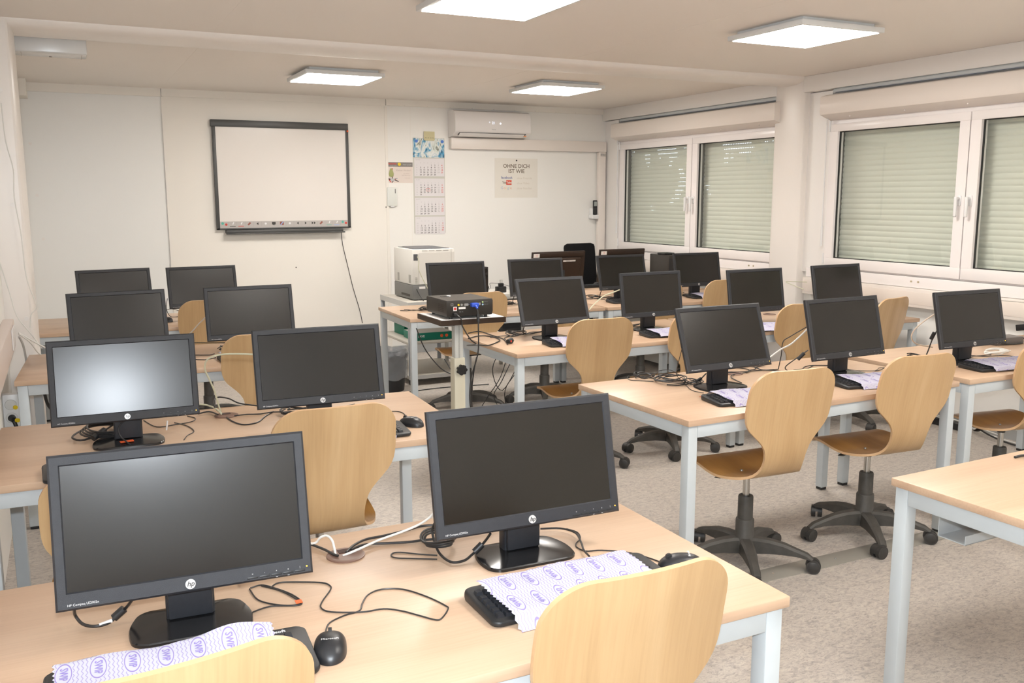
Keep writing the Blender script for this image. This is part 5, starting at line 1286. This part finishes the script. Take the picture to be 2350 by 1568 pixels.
# kitchen flyer left of the calendar
fy = thing('wall_flyer', 'flyer reading Kleiner Hocker with grey header, pinned left of the calendar', 'flyer', (3.073, YB, 1.843))
MB().box(-.138, .142, -.0015, -.0005, -.103, .10).build('paper', mat('flyer_paper', (.78, .69, .63), .7), fy)
hd = MB().box(-.138, .142, -.0022, -.0015, .055, .10); hd.text('PRESENTED', .018, T(-.075, -.0026, .083) @ FX, 1, bold=.0006).text('PRINT & COPY', .014, T(.085, -.0026, .075) @ FX, 2); hd.text('Schulungen und Kurse', .009, T(-.06, -.0026, .064) @ FX, 2)
hd.build('header', [mat('flyer_grey', (.24, .22, .21), .6), REDM, WINK], fy)
for w_, s_, x_, z_ in (('Kleiner Hocker!', .024, .045, .020), ('erste Hilfe fur', .012, .075, -.012), ('kleine Reparaturen', .012, .07, -.028), ('immer bereit', .011, .085, -.055)):
    MB().text(w_, s_, T(x_, -.002, z_) @ FX, 0).build('lettering', mat('print_taupe', (.52, .42, .38), .6), fy)
pic = MB()
pic.lathe([(0, -.062), (.022, -.055), (.026, -.03), (.018, .0), (.010, .02), (0, .028)], 14, 0, (-.085, -.006, .015), None)
pic.cyl((-.073, -.012, .034), (-.073, -.016, .034), .006, n=10, mi=1)
for k in range(9): pic.obox(T(-.125+k*.012, -.004, -.072+.012*math.sin(k*2.1)) @ RY(R(25*k)), .045, .003, .009, (2, 2, 1, 3)[k % 4])
pic.box(-.085, -.05, -.006, -.003, -.085, -.062, 3, .003)
vsq = [(x, max(-.016, min(-.002, y*.25-.001)), z) for x, y, z in pic.v]; pic.v = vsq
pic.build('picture', [mat('pic_green', (.38, .40, .16), .5), REDM, mat('pic_dark', (.10, .08, .08), .5), mat('pic_grey', (.55, .55, .55), .5)], fy)
MB().cyl((0, -.002, .080), (0, -.010, .080), .016, n=20).build('magnet', YEL, fy)
# OHNE DICH poster
po = thing('wall_poster', 'cream poster reading OHNE DICH IST WIE on the back wall', 'poster', (4.385, YB, 1.795))
MB().box(-.255, .255, -.002, -.0005, -.205, .207).build('paper', mat('poster_paper', (.80, .765, .70), .7, var=(5, .02)), po)
t_ = MB().text('OHNE DICH', .057, T(.0, -.003, .125) @ FX, 0, bold=.0006).text('IST WIE', .057, T(.0, -.003, .072) @ FX, 0, bold=.0006)
t_.text('facebook', .036, T(-.115, -.003, .005) @ FX, 1, bold=.0004).text('You', .040, T(-.145, -.003, -.047) @ Matrix.Scale(.7, 4, (1, 0, 0)) @ FX, 0, bold=.0006)
t_.build('lettering', [mat('poster_ink', (.16, .12, .08), .6), mat('poster_blue', (.12, .14, .35), .6)], po)
tb_ = MB().box(-.122, -.058, -.004, -.002, -.070, -.022, 0, .008, 3); tb_.text('Tube', .036, T(-.090, -.0045, -.047) @ Matrix.Scale(.8, 4, (1, 0, 0)) @ FX, 1, bold=.0008); tb_.v = [(x, max(-.0048, min(-.002, y)), z) for x, y, z in tb_.v]
tb_.build('red_badge', [mat('poster_red', (.72, .10, .06), .5), PAPERC], po)
g = MB()
for i, ch in enumerate('Google'): g.text(ch, .040, T(-.172+(0, .031, .052, .073, .094, .107)[i], -.003, -.103) @ FX, (0, 1, 2, 0, 3, 1)[i])
g.build('coloured_word', [mat('g_blue', (.45, .50, .62), .6), mat('g_red', (.78, .40, .30), .6), mat('g_yellow', (.82, .68, .40), .6), mat('g_green', (.50, .62, .42), .6)], po)
for w_, z_ in (('ohne Freunde', .0), ('ohne Video', -.053), ('ohne Resultat', -.107)):
    MB().text(w_, .032, T(.005, -.003, z_) @ FX, 0, align='LEFT').build('faint_lettering', mat('poster_faint', (.66, .60, .52), .7), po)
MB().cyl((0, -.002, .185), (0, -.010, .185), .008, n=12).build('pin', INK, po)

# ================================================================== RIGHT AND LEFT WALL FITTINGS
for lab, a, b_ in (('cream cable trunking along the right wall below the first window', 6.07, 8.70), ('cream cable trunking along the right wall below the second window', 2.0, 5.66)):
    t = thing('cable_trunking', lab, 'trunking', (5.51, (a+b_)/2, .87)); L2 = (b_-a)/2
    MB().box(-.04, .04, -L2, L2, -.068, .068, 0, .006).build('channel', DUCT, t)
    MB().box(-.0425, -.04, -L2+.004, L2-.004, -.045, .045, 0, .001).build('cover', mat('trunk_cover', (.80, .725, .66), .35, var=(3, .02)), t)
t = thing('cable_trunking', 'pinkish cable trunking on the left wall ending at the post', 'trunking', (-.285, 3.6, .885))
MB().box(-.035, .018, -1.9, 1.9, -.072, .072, 0, .006).build('channel', mat('trunk_pink', (.70, .60, .55), .35, var=(2, .05)), t)
MB().box(.018, .024, 1.55, 1.78, -.05, .055, 0, .003).build('socket_plate', WHITEP, t)
vt = thing('ventilation_box', 'white box mounted on the ceiling behind the beam at the left', 'ventilation box', (.012, 6.20, ZC))
MB().box(-.19, .195, -.09, .10, -.118, 0, 0, .008, 3).build('housing', mat('vent_white', (.72, .73, .73), .25, var=(4, .01)), vt)
MB().box(-.17, .18, .0, .16, -.100, -.0, 0, .004).box(-.155, -.152, -.06, .11, -.1195, -.118, 1).box(.165, .168, -.06, .11, -.1195, -.118, 1).cyl((0, .06, -.122), (0, .06, -.118), .008, n=12, mi=1).build('cover', [CEIL, mat('vent_line', (.3, .28, .26), .5)], vt)
MB().box(.10, .175, -.0915, -.090, -.02, -.006).build('label', PAPER, vt)
so = thing('power_socket', 'white double power socket with yellow and black plugs at the left wall', 'socket', (-.285, 4.95, .58))
MB().box(-.035, .035, -.02, .03, -.085, .075, 0, .005).build('plate', WHITEP, so)
MB().cyl((0.0, -.021, .025), (0, -.0245, .025), .026, .024, 24).cyl((0.0, -.021, -.04), (0, -.0245, -.04), .026, .024, 24).build('socket_face', mat('socket_white', (.72, .72, .70), .3), so)
MB().cyl((.0, -.024, -.04), (.01, -.055, -.045), .018, .013, 16).cyl((.01, -.055, -.05), (.02, -.06, -.085), .009, n=10).build('plug', BLKP, so)
MB().cyl((.018, -.04, .015), (.022, -.05, .015), .010, n=14).cyl((.022, -.06, -.045), (.028, -.07, -.045), .010, n=14).build('plug_button', YEL, so)
fm = thing('plastic_film', 'clear cable loops of thin plastic tape hanging on the left post', 'tape', (0, 0, 0))
fm_ = MB().tube([(-.245, 5.70, 2.1), (-.24, 5.70, 1.9), (-.215, 5.70, 1.75), (-.222, 5.70, 1.6), (-.205, 5.70, 1.4), (-.20, 5.70, 1.2), (-.185, 5.70, 1.1), (-.16, 5.70, 1.0), (-.19, 5.70, .95), (-.2, 5.70, .88)], .003, 6); fm_.tube([(-.32, 5.69, 1.25), (-.285, 5.69, 1.08), (-.26, 5.69, .95), (-.20, 5.68, .85), (-.15, 5.68, .76)], .003, 6)
fm_.build('tape_strip', WCORD, fm)
bolts = MB()
for x, z in ((-.245, 2.17), (-.232, 1.56), (-.215, .93)): bolts.cyl((x, 5.72, z), (x, 5.712, z), .012, n=14)
struct(bolts.build('trim_17', TRIM))
b2 = MB()
for z in (2.05, 1.62, 1.25): b2.cyl((-.19 if z > 1.9 else -.17 if z > 1.5 else -.15, YB, z), (-.19 if z > 1.9 else -.17 if z > 1.5 else -.15, YB-.006, z), .014, n=14)
b2.cyl((2.0, YB-.012, .93), (2.0, YB-.014, .93), .006, n=10, mi=1).cyl((2.92, YB-.018, 1.5), (2.92, YB-.020, 1.5), .006, n=10, mi=1)
struct(b2.build('trim_18', [TRIM, INK]))
# black box and coax at the right edge, adapter on the near row desk
bx_ = thing('wall_splitter', 'black device edge on the right wall below the trunking', 'device', (5.47, 3.66, .775), R(0))
MB().obox(RX(R(-12)), .05, .16, .04, 0, .004).build('case', BLKP, bx_)
ga = thing('power_brick', 'flat grey box behind the rightmost near row monitor', 'box', (4.93, 3.44, TZ), R(-4))
MB().box(-.14, .085, -.05, .05, 0, .042, 0, .003).build('case', mat('brick_grey', (.13, .12, .115), .4, var=(9, .1)), ga)
MB().tube([(.085, 0, .02), (.14, .01, .02), (.2, -.02, .01)], .004, 8).tube([(-.1, -.05, .01), (-.02, -.07, .006), (.06, -.06, .006), (.12, -.02, .01)], .003, 8).build('cord', CORD, ga)
pw = thing('power_strip', 'black power strip on the floor against the right wall, white cables on it', 'power strip', (5.46, 4.27, 0), R(-3))
MB().box(-.03, .03, -.20, .20, .004, .05, 0, .006).build('body', BLKP, pw)
MB().tube([(.02, .45, .03), (.01, .2, .06), (-.01, .05, .058), (.02, -.2, .04), (.0, -.5, .02), (.02, -.9, .01)], .005, 8).tube([(.0, .5, .02), (-.02, .25, .055), (.02, -.1, .06), (.03, -.5, .03)], .004, 8).build('white_leads', WCORD, pw)
MB().tube([(0, -.2, .03), (-.02, -.32, .06), (-.05, -.45, .04), (-.02, -.6, .01), (.02, -.9, .01)], .006, 8).build('lead', CORD, pw)
cord('wall_cable', [(4.30, 3.2, .97), (4.6, 3.4, 1.0), (5.0, 3.5, .98), (5.45, 3.5, .92)], .0022, mat('cable_grey', (.5, .5, .5), .5), None, 'thin grey cable from the rightmost near row monitor to the trunking', 'cable')
cord('audio_plug', [(2.765, 1.862, .744), (2.80, 1.86, .746), (2.84, 1.85, .744)], .0042, BLKP, None, 'black cable end lying on the empty near right desk', 'cable')
cord('cable_loop', yl, .0035, YCORD, None, 'ivory cable loop hanging on the far row chair back by the first window', 'cable') if False else None
bpy.context.view_layer.update()
